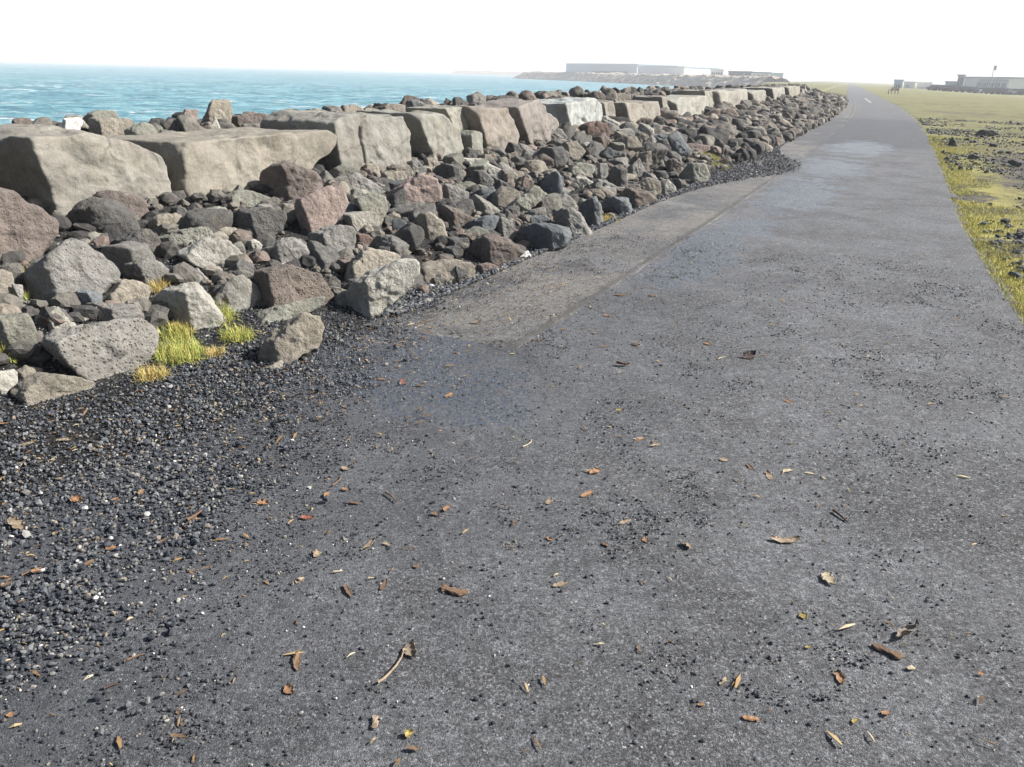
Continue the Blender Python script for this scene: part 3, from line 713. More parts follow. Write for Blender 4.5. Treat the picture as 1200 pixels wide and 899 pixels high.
# crop, colour, ridge, pitting, outline, label, nickname
TR = [
 (A_,'b',.05,.3,"-180,520 0,473 40,480 130,560 270,630 285,690 220,770 60,860 -150,860","large pinkish brown boulder cut off by the left edge below the wall","the big pinkish brown boulder"),
 (A_,'k',.42,.3,"290,620 340,560 430,520 530,530 610,580 660,660 560,705 400,725 310,690","dark rock with a sunlit right facet leaning on the big sloping block","the dark two-faced rock"),
 (A_,'b',.2,.4,"430,520 470,490 600,495 690,540 700,600 650,655 540,630",None,None),
 (A_,'t',.2,.2,"680,650 740,600 830,595 905,650 880,690 760,705 700,690",None,None),
 (A_,'k',.3,.3,"800,570 850,560 900,610 910,650 850,625",None,None),
 (A_,'n',.2,.1,"905,590 960,575 1050,565 1095,600 1060,645 960,655 910,630",None,None),
 (B_,'n',.1,.1,"235,530 300,490 400,505 505,550 490,585 380,590 260,585","flat greenish rock lying against the foot of the longest flat-topped block","the flat greenish rock"),
 (E_,'g',.25,.3,"110,245 220,140 330,70 400,90 430,130 560,210 560,255 500,300 330,350 260,380 160,340 115,290","largest grey boulder among the loose rocks, broad and rounded","the largest grey boulder"),
 (E_,'n',.3,.0,"370,65 440,45 520,60 545,90 500,130 430,120",None,None),
 (E_,'k',.35,.5,"520,100 580,60 690,30 750,80 760,130 690,165 600,180 530,150",None,None),
 (E_,'g',.3,.3,"570,200 680,165 740,190 855,285 770,290 700,295 580,255",None,None),
 (E_,'n',.15,.7,"730,70 850,30 960,20 1000,55 940,100 860,135 790,125",None,None),
 (E_,'l',.05,.0,"825,150 960,70 1090,90 1150,160 1090,225 1030,245 900,195","flat pale grey rock with a smooth sunlit top, right of the largest grey boulder","the flat pale rock"),
 (E_,'t',.3,.2,"990,40 1060,20 1110,30 1150,100 1080,100",None,None),
 (E_,'t',.1,.0,"480,340 560,270 640,265 710,310 690,360 560,390 490,380",None,None),
 (E_,'l',.53,.0,"705,380 760,320 880,282 930,280 990,340 1060,440 960,485 860,495 770,482 718,425","pyramid-shaped rock, left face in blue shade, bright grass tuft at its foot","the pyramid-shaped rock"),
 (E_,'g',.05,.8,"190,530 290,500 430,490 640,445 700,460 750,520 740,590 650,665 480,750 420,725 330,655 210,595","pitted brownish grey wedge of rock standing on its point by the gravel","the pitted wedge"),
 (E_,'g',.5,.2,"380,390 410,380 560,400 640,390 680,440 500,480 390,470",None,None),
 (E_,'l',.4,.0,"160,460 230,410 280,395 300,450 370,490 200,520",None,None),
 (E_,'n',.3,.2,"-30,440 130,430 170,500 175,580 110,615 50,590 -30,580",None,None),
 (E_,'t',.05,.0,"45,790 130,730 200,710 380,735 450,765 350,820 240,852 130,842","smooth tan lens-shaped rock lying nearest the bottom left gravel","the smooth lens-shaped rock"),
 (E_,'t',.2,.1,"70,705 120,675 200,690 205,725 100,745",None,None),
 (E_,'l',.2,.0,"-40,720 0,700 80,690 75,755 0,805 -40,800",None,None),
 (E_,'t',.2,.1,"-30,230 0,220 60,240 65,315 30,375 -30,385",None,None),
 (E_,'g',.6,.1,"60,290 105,285 108,385 60,390",None,None),
 (E_,'u',.8,.1,"290,345 410,310 480,340 480,395 330,405",None,None),
 (E_,'g',.3,.2,"880,220 930,215 1010,290 940,300",None,None),
 (E_,'k',.5,.3,"1060,240 1130,170 1190,190 1195,250 1150,295 1080,285",None,None),
 (B_,'l',.3,.0,"355,735 390,720 430,750 412,785 360,775",None,None),
 (B_,'b',.47,.2,"410,480 430,410 545,350 600,380 690,410 715,470 690,505 560,545 480,555 420,515","brown pyramid of rock with a pink right face under the longest flat-topped block","the brown pyramid"),
 (B_,'p',.12,.1,"580,595 590,540 700,500 780,470 825,490 835,560 800,615 720,665 620,725 600,665","reddish tan rounded rock in front of the brown pyramid","the reddish tan rock"),
 (B_,'k',.4,.8,"290,600 370,580 470,570 545,600 530,675 450,735 400,745 320,665","dark pitted lava rock between the brown pyramid and the flat pale rock","the dark pitted rock"),
 (B_,'g',.3,.3,"720,460 820,430 870,405 920,430 1010,490 950,515 860,505 820,525 740,475",None,None),
 (B_,'n',.1,.1,"860,530 940,500 1010,520 1020,580 980,645 960,670 900,605",None,None),
 (B_,'l',.2,.0,"800,600 870,590 960,590 980,640 950,695 880,695 820,645",None,None),
 (C_,'p',.3,.1,"210,590 310,510 370,490 450,510 475,600 440,665 370,655 240,625","broad pink rock lying below the cracked block","the broad pink rock"),
 (B_,'g',.35,.2,"420,770 480,745 575,710 620,740 660,795 600,845 530,855 440,825",None,None),
 (B_,'g',.3,.3,"640,700 740,660 850,650 870,680 860,770 740,795 660,745",None,None),
 (B_,'r',.2,.2,"860,690 930,700 965,730 960,765 880,760",None,None),
 (F_,'b',.2,.9,"370,290 390,230 510,195 600,200 720,250 770,350 700,375 530,405 440,435 375,395","brown lava rock peppered with dark pores, behind the loose tan block","the porous brown rock"),
 (F_,'t',.2,.0,"405,600 465,510 610,420 715,440 722,490 690,575 500,645 430,665","smooth tan block of rock alone on the gravel, nearest the path","the lone tan rock"),
 (F_,'t',.12,.0,"800,265 830,190 910,120 1060,150 1080,175 960,230 860,280 830,300",None,None),
 (F_,'l',.3,.4,"800,350 870,270 960,230 1080,170 1150,180 1170,230 1120,305 1000,395 920,455 850,425 800,385","pale grey boulder with a knobbly face at the broken edge of the asphalt","the knobbly pale boulder"),
 (F_,'n',.1,.1,"340,475 430,430 590,400 690,365 730,390 700,435 560,445 400,485",None,None),
 (F_,'t',.2,.0,"440,685 510,650 530,660 500,695 450,700",None,None),
 (G_,'t',.12,.0,"345,490 380,430 540,415 610,430 630,490 580,535 480,550 400,535","smooth rounded tan rock with a dark stone stuck to its right end","the rounded tan rock"),
 (G_,'k',.3,.8,"525,495 540,445 590,470 605,525 545,552",None,None),
 (G_,'p',.3,.3,"630,440 690,430 735,450 700,495 640,505",None,None),
 (G_,'w',.1,.0,"770,445 800,410 870,375 890,400 880,425 820,440","white painted stone at the edge of the asphalt","the white stone"),
 (G_,'b',.5,.3,"570,390 640,320 700,290 790,310 860,380 800,415 740,445 650,435 580,415","brown peaked rock directly behind the white painted stone","the brown peaked rock"),
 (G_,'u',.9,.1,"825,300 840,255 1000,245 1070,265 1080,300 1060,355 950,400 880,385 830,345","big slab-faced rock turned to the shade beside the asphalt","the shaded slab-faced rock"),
 (G_,'g',.45,.2,"985,210 1030,175 1080,170 1130,210 1180,290 1120,325 1080,305 1060,250 1000,240","humped grey rock leaning right over the asphalt edge","the humped grey rock"),
 (G_,'u',.5,.2,"820,260 850,210 960,210 980,235 850,260",None,None),
 (G_,'k',.6,.3,"455,310 600,310 600,365 500,375 460,345",None,None),
 (G_,'t',.35,.1,"350,210 420,190 480,240 500,300 450,315 380,295 350,265",None,None),
 (G_,'b',.5,.2,"440,180 500,160 560,180 640,230 620,265 540,275 480,225",None,None),
 (G_,'g',.25,.1,"470,70 490,60 600,100 590,170 500,155 475,115",None,None),
 (G_,'g',.5,.5,"590,130 630,110 670,140 750,190 740,215 670,225 600,195",None,None),
 (G_,'u',.6,.2,"575,290 600,240 680,210 740,210 700,295 620,315",None,None),
 (G_,'g',.3,.3,"720,260 750,215 800,240 830,300 800,325 730,305",None,None),
 (G_,'n',.15,.1,"755,180 830,120 900,70 965,110 900,165 850,195 780,215","greenish tan rock with a sloping lit top in the middle of the rubble","the sloping greenish rock"),
 (G_,'k',.5,.2,"880,180 900,140 990,120 1000,170 960,215 890,205",None,None),
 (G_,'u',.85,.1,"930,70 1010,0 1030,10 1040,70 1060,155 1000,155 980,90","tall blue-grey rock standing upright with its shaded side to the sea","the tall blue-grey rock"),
 (C_,'t',.3,.3,"170,520 200,485 290,480 320,530 240,565 180,545",None,None),
 (C_,'t',.3,.1,"220,470 270,450 320,450 340,490 320,515 250,495",None,None),
 (C_,'t',.4,.1,"85,470 120,445 170,450 185,500 150,515 100,495",None,None),
 (C_,'k',.4,.3,"120,415 150,400 200,430 180,465 130,445",None,None),
 (C_,'g',.3,.2,"305,440 350,425 400,470 390,500 330,475",None,None),
 (C_,'t',.3,.4,"380,425 440,415 465,450 440,475 390,465",None,None),
 (C_,'k',.75,.1,"435,470 490,445 560,460 575,510 560,535 500,535",None,None),
 (C_,'k',.5,.2,"555,390 600,370 650,390 660,420 600,435 560,415",None,None),
 (C_,'l',.2,.1,"555,420 650,420 690,440 650,475 580,465",None,None),
 (C_,'l',.3,.1,"650,460 690,445 770,490 740,520 690,505",None,None),
 (C_,'k',.6,.2,"580,510 620,480 680,475 715,520 700,555 620,535",None,None),
 (C_,'t',.2,.1,"735,420 770,415 800,480 770,495 730,455",None,None),
 (C_,'k',.5,.6,"710,550 740,520 780,540 800,580 790,605 730,595",None,None),
 (C_,'t',.3,.1,"755,500 810,485 835,510 820,555 780,535",None,None),
 (C_,'k',.6,.2,"765,380 790,345 830,360 850,390 820,405 780,415",None,None),
 (C_,'g',.3,.2,"835,420 870,375 920,390 930,430 890,455 840,450",None,None),
 (C_,'k',.8,.2,"910,400 940,375 1040,365 1070,390 1060,450 1010,485 940,475 920,435","wide dark rock with a flat shaded face below the tilted streaked block","the wide dark rock"),
 (C_,'g',.25,.3,"945,310 980,280 1030,285 1060,330 1030,360 970,350",None,None),
 (D_,'t',.1,.1,"250,390 300,380 345,430 300,475 260,455",None,None),
 (C_,'n',.1,.1,"490,545 590,530 690,560 700,590 610,580",None,None),
 (C_,'p',.3,.0,"830,565 860,510 905,530 880,575 840,595",None,None),
 (D_,'r',.3,.4,"300,340 330,300 400,285 440,300 460,360 440,405 400,415 330,375","reddish brown boulder leaning on the whitest ribbed block","the reddish brown boulder"),
 (D_,'g',.3,.2,"470,370 490,325 560,320 580,350 575,395 510,400",None,None),
 (D_,'l',.1,.0,"310,400 350,385 420,415 430,450 370,455 320,425",None,None),
 (D_,'n',.2,.1,"245,525 310,480 380,490 390,520 340,550 270,555",None,None),
 (D_,'l',.2,.0,"265,580 300,545 360,560 395,585 350,610 280,605",None,None),
 (D_,'k',.85,.1,"440,575 470,500 540,510 545,590 500,625 450,605",None,None),
 (D_,'g',.3,.1,"540,510 600,460 625,520 620,545 560,565",None,None),
 (D_,'t',.1,.1,"560,585 640,550 700,570 700,620 660,640 580,610","smooth tan brown rock on the edge of the rubble near the side strip","the tan brown rock"),
 (D_,'b',.5,.2,"500,625 560,600 650,620 680,655 620,695 570,705 510,655",None,None),
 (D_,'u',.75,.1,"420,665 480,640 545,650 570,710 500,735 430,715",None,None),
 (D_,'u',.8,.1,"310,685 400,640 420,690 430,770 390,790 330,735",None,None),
 (D_,'g',.4,.2,"390,625 440,590 490,600 490,630 430,655",None,None),
 (D_,'k',.6,.2,"640,545 650,520 720,520 735,550 690,570",None,None),
 (D_,'l',.2,.1,"700,595 730,560 770,600 750,645 710,635",None,None),
 (D_,'n',.5,.1,"780,550 830,510 850,480 910,485 930,540 900,585 830,595","pale greenish rock with a shaded left half beside the gravel spill","the pale greenish rock"),
 (D_,'k',.6,.3,"750,555 790,560 830,590 790,620 760,585",None,None),
 (D_,'k',.7,.1,"650,430 680,380 730,370 750,420 740,455 680,455",None,None),
 (D_,'b',.4,.2,"590,365 635,375 640,410 590,405",None,None),
 (D_,'g',.5,.1,"630,335 670,295 700,310 690,360 640,380",None,None),
 (D_,'b',.3,.2,"560,305 620,270 660,280 640,330 580,345",None,None),
 (D_,'b',.3,.3,"720,475 760,460 800,490 790,545 740,525",None,None),
 (D_,'l',.3,.0,"690,480 700,450 718,500 692,515",None,None),
 (D_,'p',.2,.1,"750,405 830,390 920,400 930,430 850,445 770,440",None,None),
 (D_,'t',.2,.1,"760,345 850,320 870,365 800,400",None,None),
 (D_,'k',.6,.2,"910,355 950,320 970,380 930,400",None,None),
 (D_,'p',.2,.1,"900,265 960,225 1050,230 1060,270 1000,305 920,295",None,None),
 (D_,'l',.3,.0,"830,305 880,270 930,290 930,330 850,335",None,None),
 (D_,'t',.3,.1,"1090,405 1110,370 1160,370 1165,420 1120,440",None,None),
 (D_,'k',.5,.2,"975,375 1080,380 1060,410 980,405",None,None),
 (D_,'k',.4,.2,"1105,355 1140,330 1210,350 1150,385",None,None),
 (D_,'l',.1,.0,"940,415 1000,400 1040,425 980,445",None,None),
 (D_,'t',.3,.0,"1040,430 1060,420 1095,424 1092,445 1050,448",None,None),
 (D_,'b',.2,.2,"910,485 1000,460 1030,480 930,505",None,None),
 (D_,'k',.5,.2,"1045,215 1090,205 1115,250 1085,275",None,None),
 (D_,'k',.5,.2,"938,203 955,197 970,203 970,230 940,232",None,None),
 (D_,'k',.5,.2,"860,243 880,233 900,240 900,270 860,277",None,None),
 (D_,'g',.3,.1,"400,490 450,485 455,560 420,595 400,545",None,None),
 (D_,'k',.5,.1,"770,320 800,290 840,300 830,332",None,None),
]
for k, (org, c, ridge, pit, txt, lab, nick) in enumerate(TR):
    traced_rock(Z(*org, 0, txt), c, ridge, lab, nick, pit, seed=k + 1)
# stones lying on the dry field beyond the right edge of the path
for k, (c, txt) in enumerate([('k', "1111,169 1116,160 1121,165 1124,171 1114,173"), ('k', "1142,158 1150,152 1165,152 1172,158 1150,161"), ('k', "1157,172 1162,168 1170,169 1168,174"), ('k', "1180,190 1188,186 1200,190 1192,196"), ('k', "1134,184 1142,180 1150,184 1140,188")]):
    traced_rock([(float(a.split(',')[0]), float(a.split(',')[1])) for a in txt.split()], c, .5, None, None, .3, seed=300 + k)
# rocks heaped on the seaward side, seen over the top of the wall
SEAWARD = [
 (A_,'b',"40,190 60,165 100,150 150,165 160,195",4.6,None,None),
 (A_,'w',"265,195 300,152 370,150 388,168 330,200",4.2,"white stone lying behind the big sloping block, against the sea","the white stone against the sea"),
 (A_,'n',"385,155 450,115 540,120 560,150 480,180",4.3,None,None),
 (A_,'t',"400,195 430,160 600,150 640,190 500,210",3.9,None,None),
 (A_,'n',"580,215 660,170 720,190 740,215 670,275 640,240",3.5,None,None),
 (A_,'p',"815,160 870,110 930,115 920,165",4.4,None,None),
 (A_,'t',"920,145 990,65 1085,65 1088,115 1050,175 980,170",4.2,"tan boulder sticking up highest above the wall, against the sea","the highest tan boulder"),
 (A_,'l',"950,185 1010,145 1045,190",3.9,None,None),
 (B_,'b',"250,155 350,140 460,130 450,175 340,190 260,185",4.2,None,None),
 (B_,'t',"460,165 540,110 640,110 640,165 550,185",4.2,None,None),
 (B_,'n',"580,155 680,105 770,130 730,180 600,180",3.9,None,None),
 (B_,'t',"780,125 800,98 890,90 900,118 790,130",4.3,None,None),
 (B_,'l',"885,125 920,105 980,110 970,135 890,135",3.7,"cream slab lying on top of the cracked block","the cream slab"),
 (B_,'t',"970,100 1040,84 1100,88 1100,125 980,125",4.2,None,None),
 (B_,'k',"1050,78 1100,50 1170,55 1160,85 1100,90",4.5,None,None),
 (C_,'b',"250,155 300,125 370,135 360,165 300,165",4.4,None,None),
 (C_,'u',"300,155 350,145 410,180 370,200 310,195",3.8,None,None),
 (C_,'k',"460,155 490,138 515,155 480,162",4.5,None,None),
 (C_,'k',"520,145 570,135 575,162 530,165",4.3,None,None),
 (C_,'g',"585,135 640,108 680,130 670,165 590,155",4.4,None,None),
 (C_,'k',"685,155 760,125 840,140 830,170 760,180",4.0,None,None),
 (C_,'b',"850,135 900,125 920,148 860,155",4.4,None,None),
 (C_,'t',"940,145 1000,125 1060,128 1140,142 960,156",4.1,None,None),
 (D_,'b',"355,165 390,145 440,170 450,215 400,195",3.6,None,None),
 (D_,'k',"530,138 560,125 595,142 550,150",5.0,None,None),
 (D_,'t',"465,175 500,155 560,160 560,185 480,190",3.8,None,None),
 (D_,'g',"600,150 650,130 700,140 690,165 610,165",4.4,None,None),
 (D_,'b',"690,150 740,138 800,142 790,165 700,168",4.2,None,None),
 (D_,'t',"800,150 850,135 905,140 890,160 810,165",4.4,None,None),
]
for k, (org, c, txt, d, lab, nick) in enumerate(SEAWARD):
    traced_rock(Z(*org, 0, txt), c, .3, lab, nick, .3, d_plane=d, bury=0.18, seed=400 + k)

n_traced = len(things)

# --- random stones to carry the heap on past the traced ones; a few shapes, copied
def random_stone(seed, sub=5):
    rr = random.Random(seed)
    e = np.array([1.0, rr.uniform(.65, .95), rr.uniform(.55, .85)]) * 0.5
    planes = []
    for k in range(rr.randint(11, 16)):
        v = np.array([rr.gauss(0, 1) for _ in range(3)]); v /= np.linalg.norm(v)
        planes.append((v, np.linalg.norm(v * e) * rr.uniform(0.72, 1.0)))
    for v in np.concatenate([np.eye(3), -np.eye(3)]): planes.append((v, abs(v @ e)))
    me = stone_mesh('rock', planes, np.zeros(3), e, sub, 20, seed, 0.05)
    co = np.empty(len(me.vertices) * 3, np.float32); me.vertices.foreach_get('co', co); co = co.reshape(-1, 3)
    return me, co
PROTO = [random_stone(900 + k) for k in range(14)]
occupied = [(t['o'].location.x, t['o'].location.y, t['r']) for t in things]
def free(x, y, r):
    for a, b, c in occupied:
        if (a - x) ** 2 + (b - y) ** 2 < (0.50 * (r + c)) ** 2: return False
    return True
def add_random(u, w, size, z=None, color=None):
    x, y = xy(u, w); x = float(x); y = float(y)
    if not free(x, y, size / 2): return None
    me, co = random.choice(PROTO)
    o = bpy.data.objects.new('rock', me); COL.objects.link(o)
    zz = float(terrain(x, y)[0]) if z is None else z
    o.location = (x, y, zz + size * 0.22)
    o.rotation_euler = (random.uniform(-.6, .6), random.uniform(-.6, .6), random.uniform(0, 6.28))
    o.scale = (size, size * random.uniform(.8, 1.1), size * random.uniform(.75, 1.1))
    c = color or random.choice('tttgggkkkkkbblnnuug')
    rgb, word = PAL[c]; j = random.uniform(.8, 1.2)
    o.color = (rgb[0] * j, rgb[1] * j, rgb[2] * j, 1 - random.choice((0, .2, .5)))
    pp = proj((x, y, zz + size * .3))
    wpx = size * F / pp[2]
    things.append(dict(o=o, px=(pp[0], pp[1]), word=word, shape=random.choice(('angular', 'blocky')) if size < .3 else 'angular', size='small' if wpx < 22 else '', label=None, nick=None, r=size / 2))
    occupied.append((x, y, size / 2))
    return o
# off to the left, outside the frame, the heap goes on
for k in range(34): add_random(random.uniform(-3.5, 2.4), random.uniform(-2.4, -1.0), random.uniform(.3, .62))
gap = 0
for k in range(6000):
    if gap >= 135: break
    u = random.uniform(3.6, 14.5); w = random.uniform(-2.4, -0.35)
    x, y = (float(q) for q in xy(u, w))
    if add_random(u, w, random.uniform(.17, .40), z=float(terrain(x, y)[0]) - .04): gap += 1
cnt = 0; u_cur = 12.5
far_list = []
while u_cur < 72:
    u = u_cur; u_cur += 0.0105 * (1 if u < 30 else 1.2)
    w = -random.random() ** 0.9 * 2.5 - 0.05
    if u < 17 and w > -0.9: continue
    size = random.uniform(.22, .5) if random.random() < .8 else random.uniform(.5, .75)
    if w > -0.5: size = min(size, .4)
    if cnt < 50:
        if add_random(u, w, size, z=float(terrain(*[float(q) for q in xy(u, w)])[0]) + random.uniform(-.03, .12)): cnt += 1
    else:
        x, y = xy(u, w)
        if free(float(x), float(y), size / 2):
            far_list.append((float(x), float(y), size)); occupied.append((float(x), float(y), size / 2))
    if u > 30: occupied = occupied[-160:]
print('random rocks', cnt, 'until u', u, 'far', len(far_list))

# blocks of the wall far along, past the last traced one
def stone_cloud(name, pts, sizes, sub, mat, seed, zlift=0.2, smooth=False, shapes=None):
    """many small stones in ONE mesh"""
    rng = np.random.default_rng(seed)
    v, f = ico(sub)
    n = len(pts); nv = len(v)
    nvar = 12
    var = []
    for k in range(nvar if shapes is None else 0):
        q = v * (1 + 0.34 * rng.uniform(-1, 1, (nv, 1))) if sub == 1 else v * (1 + 0.4 * perlin(v * 1.3 + k * 7.7))[:, None]
        var.append(q * np.array([1, rng.uniform(.65, .95), rng.uniform(.5, .8)]))
    var = np.array(var) if shapes is None else np.array(shapes) * 2
    nvar = len(var)
    ang = rng.uniform(0, 2 * np.pi, n); tilt = rng.normal(0, .35, n)
    base = var[rng.integers(0, nvar, n)] * (np.asarray(sizes) / 2)[:, None, None]
    c, s = np.cos(tilt)[:, None], np.sin(tilt)[:, None]
    x, y, z = base[..., 0], base[..., 1], base[..., 2]
    x, z = c * x + s * z, -s * x + c * z
    c, s = np.cos(ang)[:, None], np.sin(ang)[:, None]
    x, y = c * x - s * y, s * x + c * y
    P = np.stack([x, y, z], -1)
    P += np.asarray(pts)[:, None, :]
    P[..., 2] += (np.asarray(sizes) * zlift)[:, None]
    faces = (f[None] + (np.arange(n) * nv)[:, None, None]).reshape(-1, 3)
    return link(name, mesh(name, P.reshape(-1, 3), faces, mat, smooth))

fx = np.array([a[0] for a in far_list]); fy = np.array([a[1] for a in far_list])
# seaward side and the far end of the wall: seen as one mass
ru = np.concatenate([RNG.uniform(3, 85, 1500), RNG.uniform(4, 16, 420), RNG.uniform(-5, 3, 150)]); rw = -RNG.uniform(3.6, 6.8, 2070)
ux_, uy_ = xy(ru, rw)
keep = np.array([free(a, b, .1) for a, b in zip(ux_, uy_)])
px_ = np.concatenate([fx, ux_[keep]]); py_ = np.concatenate([fy, uy_[keep]])
pz_ = terrain(px_, py_) + RNG.uniform(-.02, .1, len(px_))
sz_ = np.concatenate([[a[2] for a in far_list], RNG.uniform(.2, .42, keep.sum()) * np.interp(ru[keep], [6, 16], [.72, 1.0])])
tag(stone_cloud('rubble', np.stack([px_, py_, pz_], 1), sz_, 4, STONES, 3, smooth=True, shapes=[random_stone(950 + q, 4)[1] for q in range(12)]), 'rubble of the far sea wall, too distant to tell stone from stone', None, None, 'stuff')
k = 0; s0 = 49.0
while s0 < 66:
    L = random.uniform(1.3, 2.3); top = 1.12 + random.uniform(-.25, .12)
    c = random.uniform(.9, 1.15)
    pc = proj((*[float(q) for q in xy(s0 + L / 2, W_WALL)], .9))
    block_from(np.array([(s0, .1), (s0 + L, .1), (s0 + L - .1, top - random.uniform(0, .2)), (s0 + .1, top)]), 1.2, 't', None, None, 40 + k, random.uniform(0, .3), 5, .1, .07, .2, 24, random.uniform(-.1, .06), None, (0.34 * c, 0.29 * c, 0.21 * c), (pc[0], pc[1]))
    s0 += L + random.uniform(.1, .6); k += 1

# small stones that fill the gaps of the heap
m = 4400
ru = RNG.uniform(-3, 24, m); rw = -RNG.uniform(0.12, 2.9, m)
x, y = xy(ru, rw)
sz = 0.05 + 0.14 * RNG.random(m) ** 1.7
q = np.interp(ru, [0, 3.5, 5], [0.9, 0.9, 0.1]); ok = (-rw > q)
x, y, sz = x[ok], y[ok], sz[ok]
tag(stone_cloud('small_stones', np.stack([x, y, terrain(x, y)], 1), sz, 2, STONES, 4), 'small stones filling the gaps between the loose rocks', None, None, 'stuff')

# ------------------------------------------------------------------ gravel and grit
def gedge(u): return np.interp(u, [0, 0.6, 1.43, 2.14, 2.48, 3.2, 3.85, 4.4, 5, 20], [0.9, 0.97, 1.04, 0.76, 0.70, 0.42, 0.12, 0.02, -0.03, -0.06])
def gravel():
    n = 100000
    u = RNG.uniform(-0.5, 4.9, n); w = RNG.uniform(-1.5, 1.5, n)
    x, y = xy(u, w)
    nz = n2(x, y, 2.3, 4, 11) * 0.22 + n2(x, y, 9, 2, 12) * 0.08
    s = (w - gedge(u) - nz)
    prob = np.where(s < 0, 1.0, np.exp(-s / 0.09))
    prob = prob * np.where(w < -0.5, 0.75, 1) * np.clip(.95 + 1.1 * n2(x, y, 1.4, 4, 15), .25, 1)
    pp = proj(np.stack([x, y, x * 0], 1))
    vis = (pp[:, 0] > -1100) & (pp[:, 0] < 1300) & (pp[:, 1] < 1500)
    k = (RNG.random(n) < prob) & vis
    x1, y1, u1 = x[k], y[k], u[k]
    s1 = np.clip(np.exp(RNG.normal(math.log(0.0108), .42, k.sum())), .005, .035)
    # the gravel spilling along the foot of the heap
    n = 22000
    u = 4.4 + 24 * RNG.random(n) ** 1.5; w = -np.abs(RNG.normal(0, 1, n)) * np.interp(u, [4.4, 6, 12, 14], [.2, .1, .1, .2]) + 0.03
    spill = np.exp(-((u - 16.5) / 3.0) ** 2)
    w = w + spill * RNG.uniform(0, 1.15, n)
    x2, y2 = xy(u, w)
    s2 = np.clip(np.exp(RNG.normal(math.log(0.022), .4, n)), .008, .06)
    X = np.concatenate([x1, x2]); Y = np.concatenate([y1, y2]); SZ = np.concatenate([s1, s2])
    uu, ww = uw(X, Y)
    z = np.maximum(terrain(X, Y), np.where((ww > -.03), 0.004, -9) + np.where((ww > -.03) & (uu > 4.15), .01, 0)) + RNG.random(len(X)) * 0.008
    tag(stone_cloud('gravel', np.stack([X, Y, z], 1), SZ, 1, GRAVEL, 5), 'black lava gravel spread beside the asphalt', None, None, 'stuff')
    # grit loose on the asphalt
    n = 230000
    u = 0.4 + 8 * RNG.random(n) ** 1.6; w = RNG.uniform(0.0, 4.4, n)
    x, y = xy(u, w)
    cl = np.clip(n2(x, y, 1.7, 4, 21) * 1.3 + 0.25, 0, 1) ** 1.6 * np.clip(n2(x, y, 7.5, 3, 22) + .62, 0, 1.3) ** 2.5
    prob = cl * (0.75 + 1.9 * np.exp(-np.maximum(w - gedge(u), 0) / 0.95)) + 0.05 + .14 * np.exp(-np.maximum(w - gedge(u), 0) / 0.9)
    pp = proj(np.stack([x, y, x * 0], 1))
    k = (RNG.random(n) < prob) & (pp[:, 0] > -200) & (pp[:, 0] < 1400) & (pp[:, 1] < 1000)
    x, y = x[k], y[k]
    sz = np.clip(np.exp(RNG.normal(math.log(0.0058), .45, k.sum())), .003, .016)
    uu, ww = uw(x, y)
    z = n2(x, y, 0.9, 3, 3) * 0.008 + n2(x, y, 5, 2, 4) * 0.0025 + np.where((uu > 4.15) & (ww < 1.0), 0.012, 0.0)
    print('grit', k.sum(), 'gravel', len(X))
    tag(stone_cloud('grit', np.stack([x, y, z], 1), sz, 1, GRIT, 6), 'loose dark grit scattered on the asphalt', None, None, 'stuff')
    # black stones strewn over the dry field on the right
    n = 26000
    u = 5 + 40 * RNG.random(n) ** 1.3; w = path_width(u) + 0.1 + 12 * RNG.random(n) ** 1.4
    x, y = xy(u, w)
    k = n2(x, y, .45, 4, 31) + .35 * n2(x, y, 2.5, 2, 32) > 0.14 - .3 * np.interp(u, [8, 11, 22, 30], [0, 1, 1, 0]) * np.interp(w - path_width(u), [.3, 1.0], [0, 1])
    x, y = x[k], y[k]
    sz = np.clip(np.exp(RNG.normal(math.log(0.035), .5, k.sum())), .012, .16)
    tag(stone_cloud('field_stones', np.stack([x, y, terrain(x, y)], 1), sz, 1, GRAVEL, 7), 'black stones strewn over the dry grass right of the path', None, None, 'stuff')
gravel()

# ------------------------------------------------------------------ grass
def blades(pts, length, width, spread, seed):
    rng = np.random.default_rng(seed)
    n = len(pts)
    a = rng.uniform(0, 2 * np.pi, n); lean = np.abs(rng.normal(0, spread, n))
    L = length * rng.uniform(.5, 1.25, n)
    dx, dy = np.cos(a), np.sin(a)
    side = np.stack([-dy, dx, 0 * dx], 1) * (width * rng.uniform(.6, 1.3, n) / 2)[:, None]
    def pt(f):
        th = lean * (0.4 + 0.9 * f)
        h = np.cos(np.minimum(th, 1.5)) * L * f; r = np.sin(np.minimum(th, 1.5)) * L * f
        return np.asarray(pts) + np.stack([dx * r, dy * r, h], 1)
    p0, p1, p2 = pt(0), pt(.55), pt(1.0)
    V = np.stack([p0 - side, p0 + side, p1 + side * .8, p1 - side * .8, p2], 1).reshape(-1, 3)
    b = np.arange(n) * 5
    quads = np.stack([b, b + 1, b + 2, b + 3], 1); tris = np.stack([b + 3, b + 2, b + 4], 1)
    return V, [quads, tris]

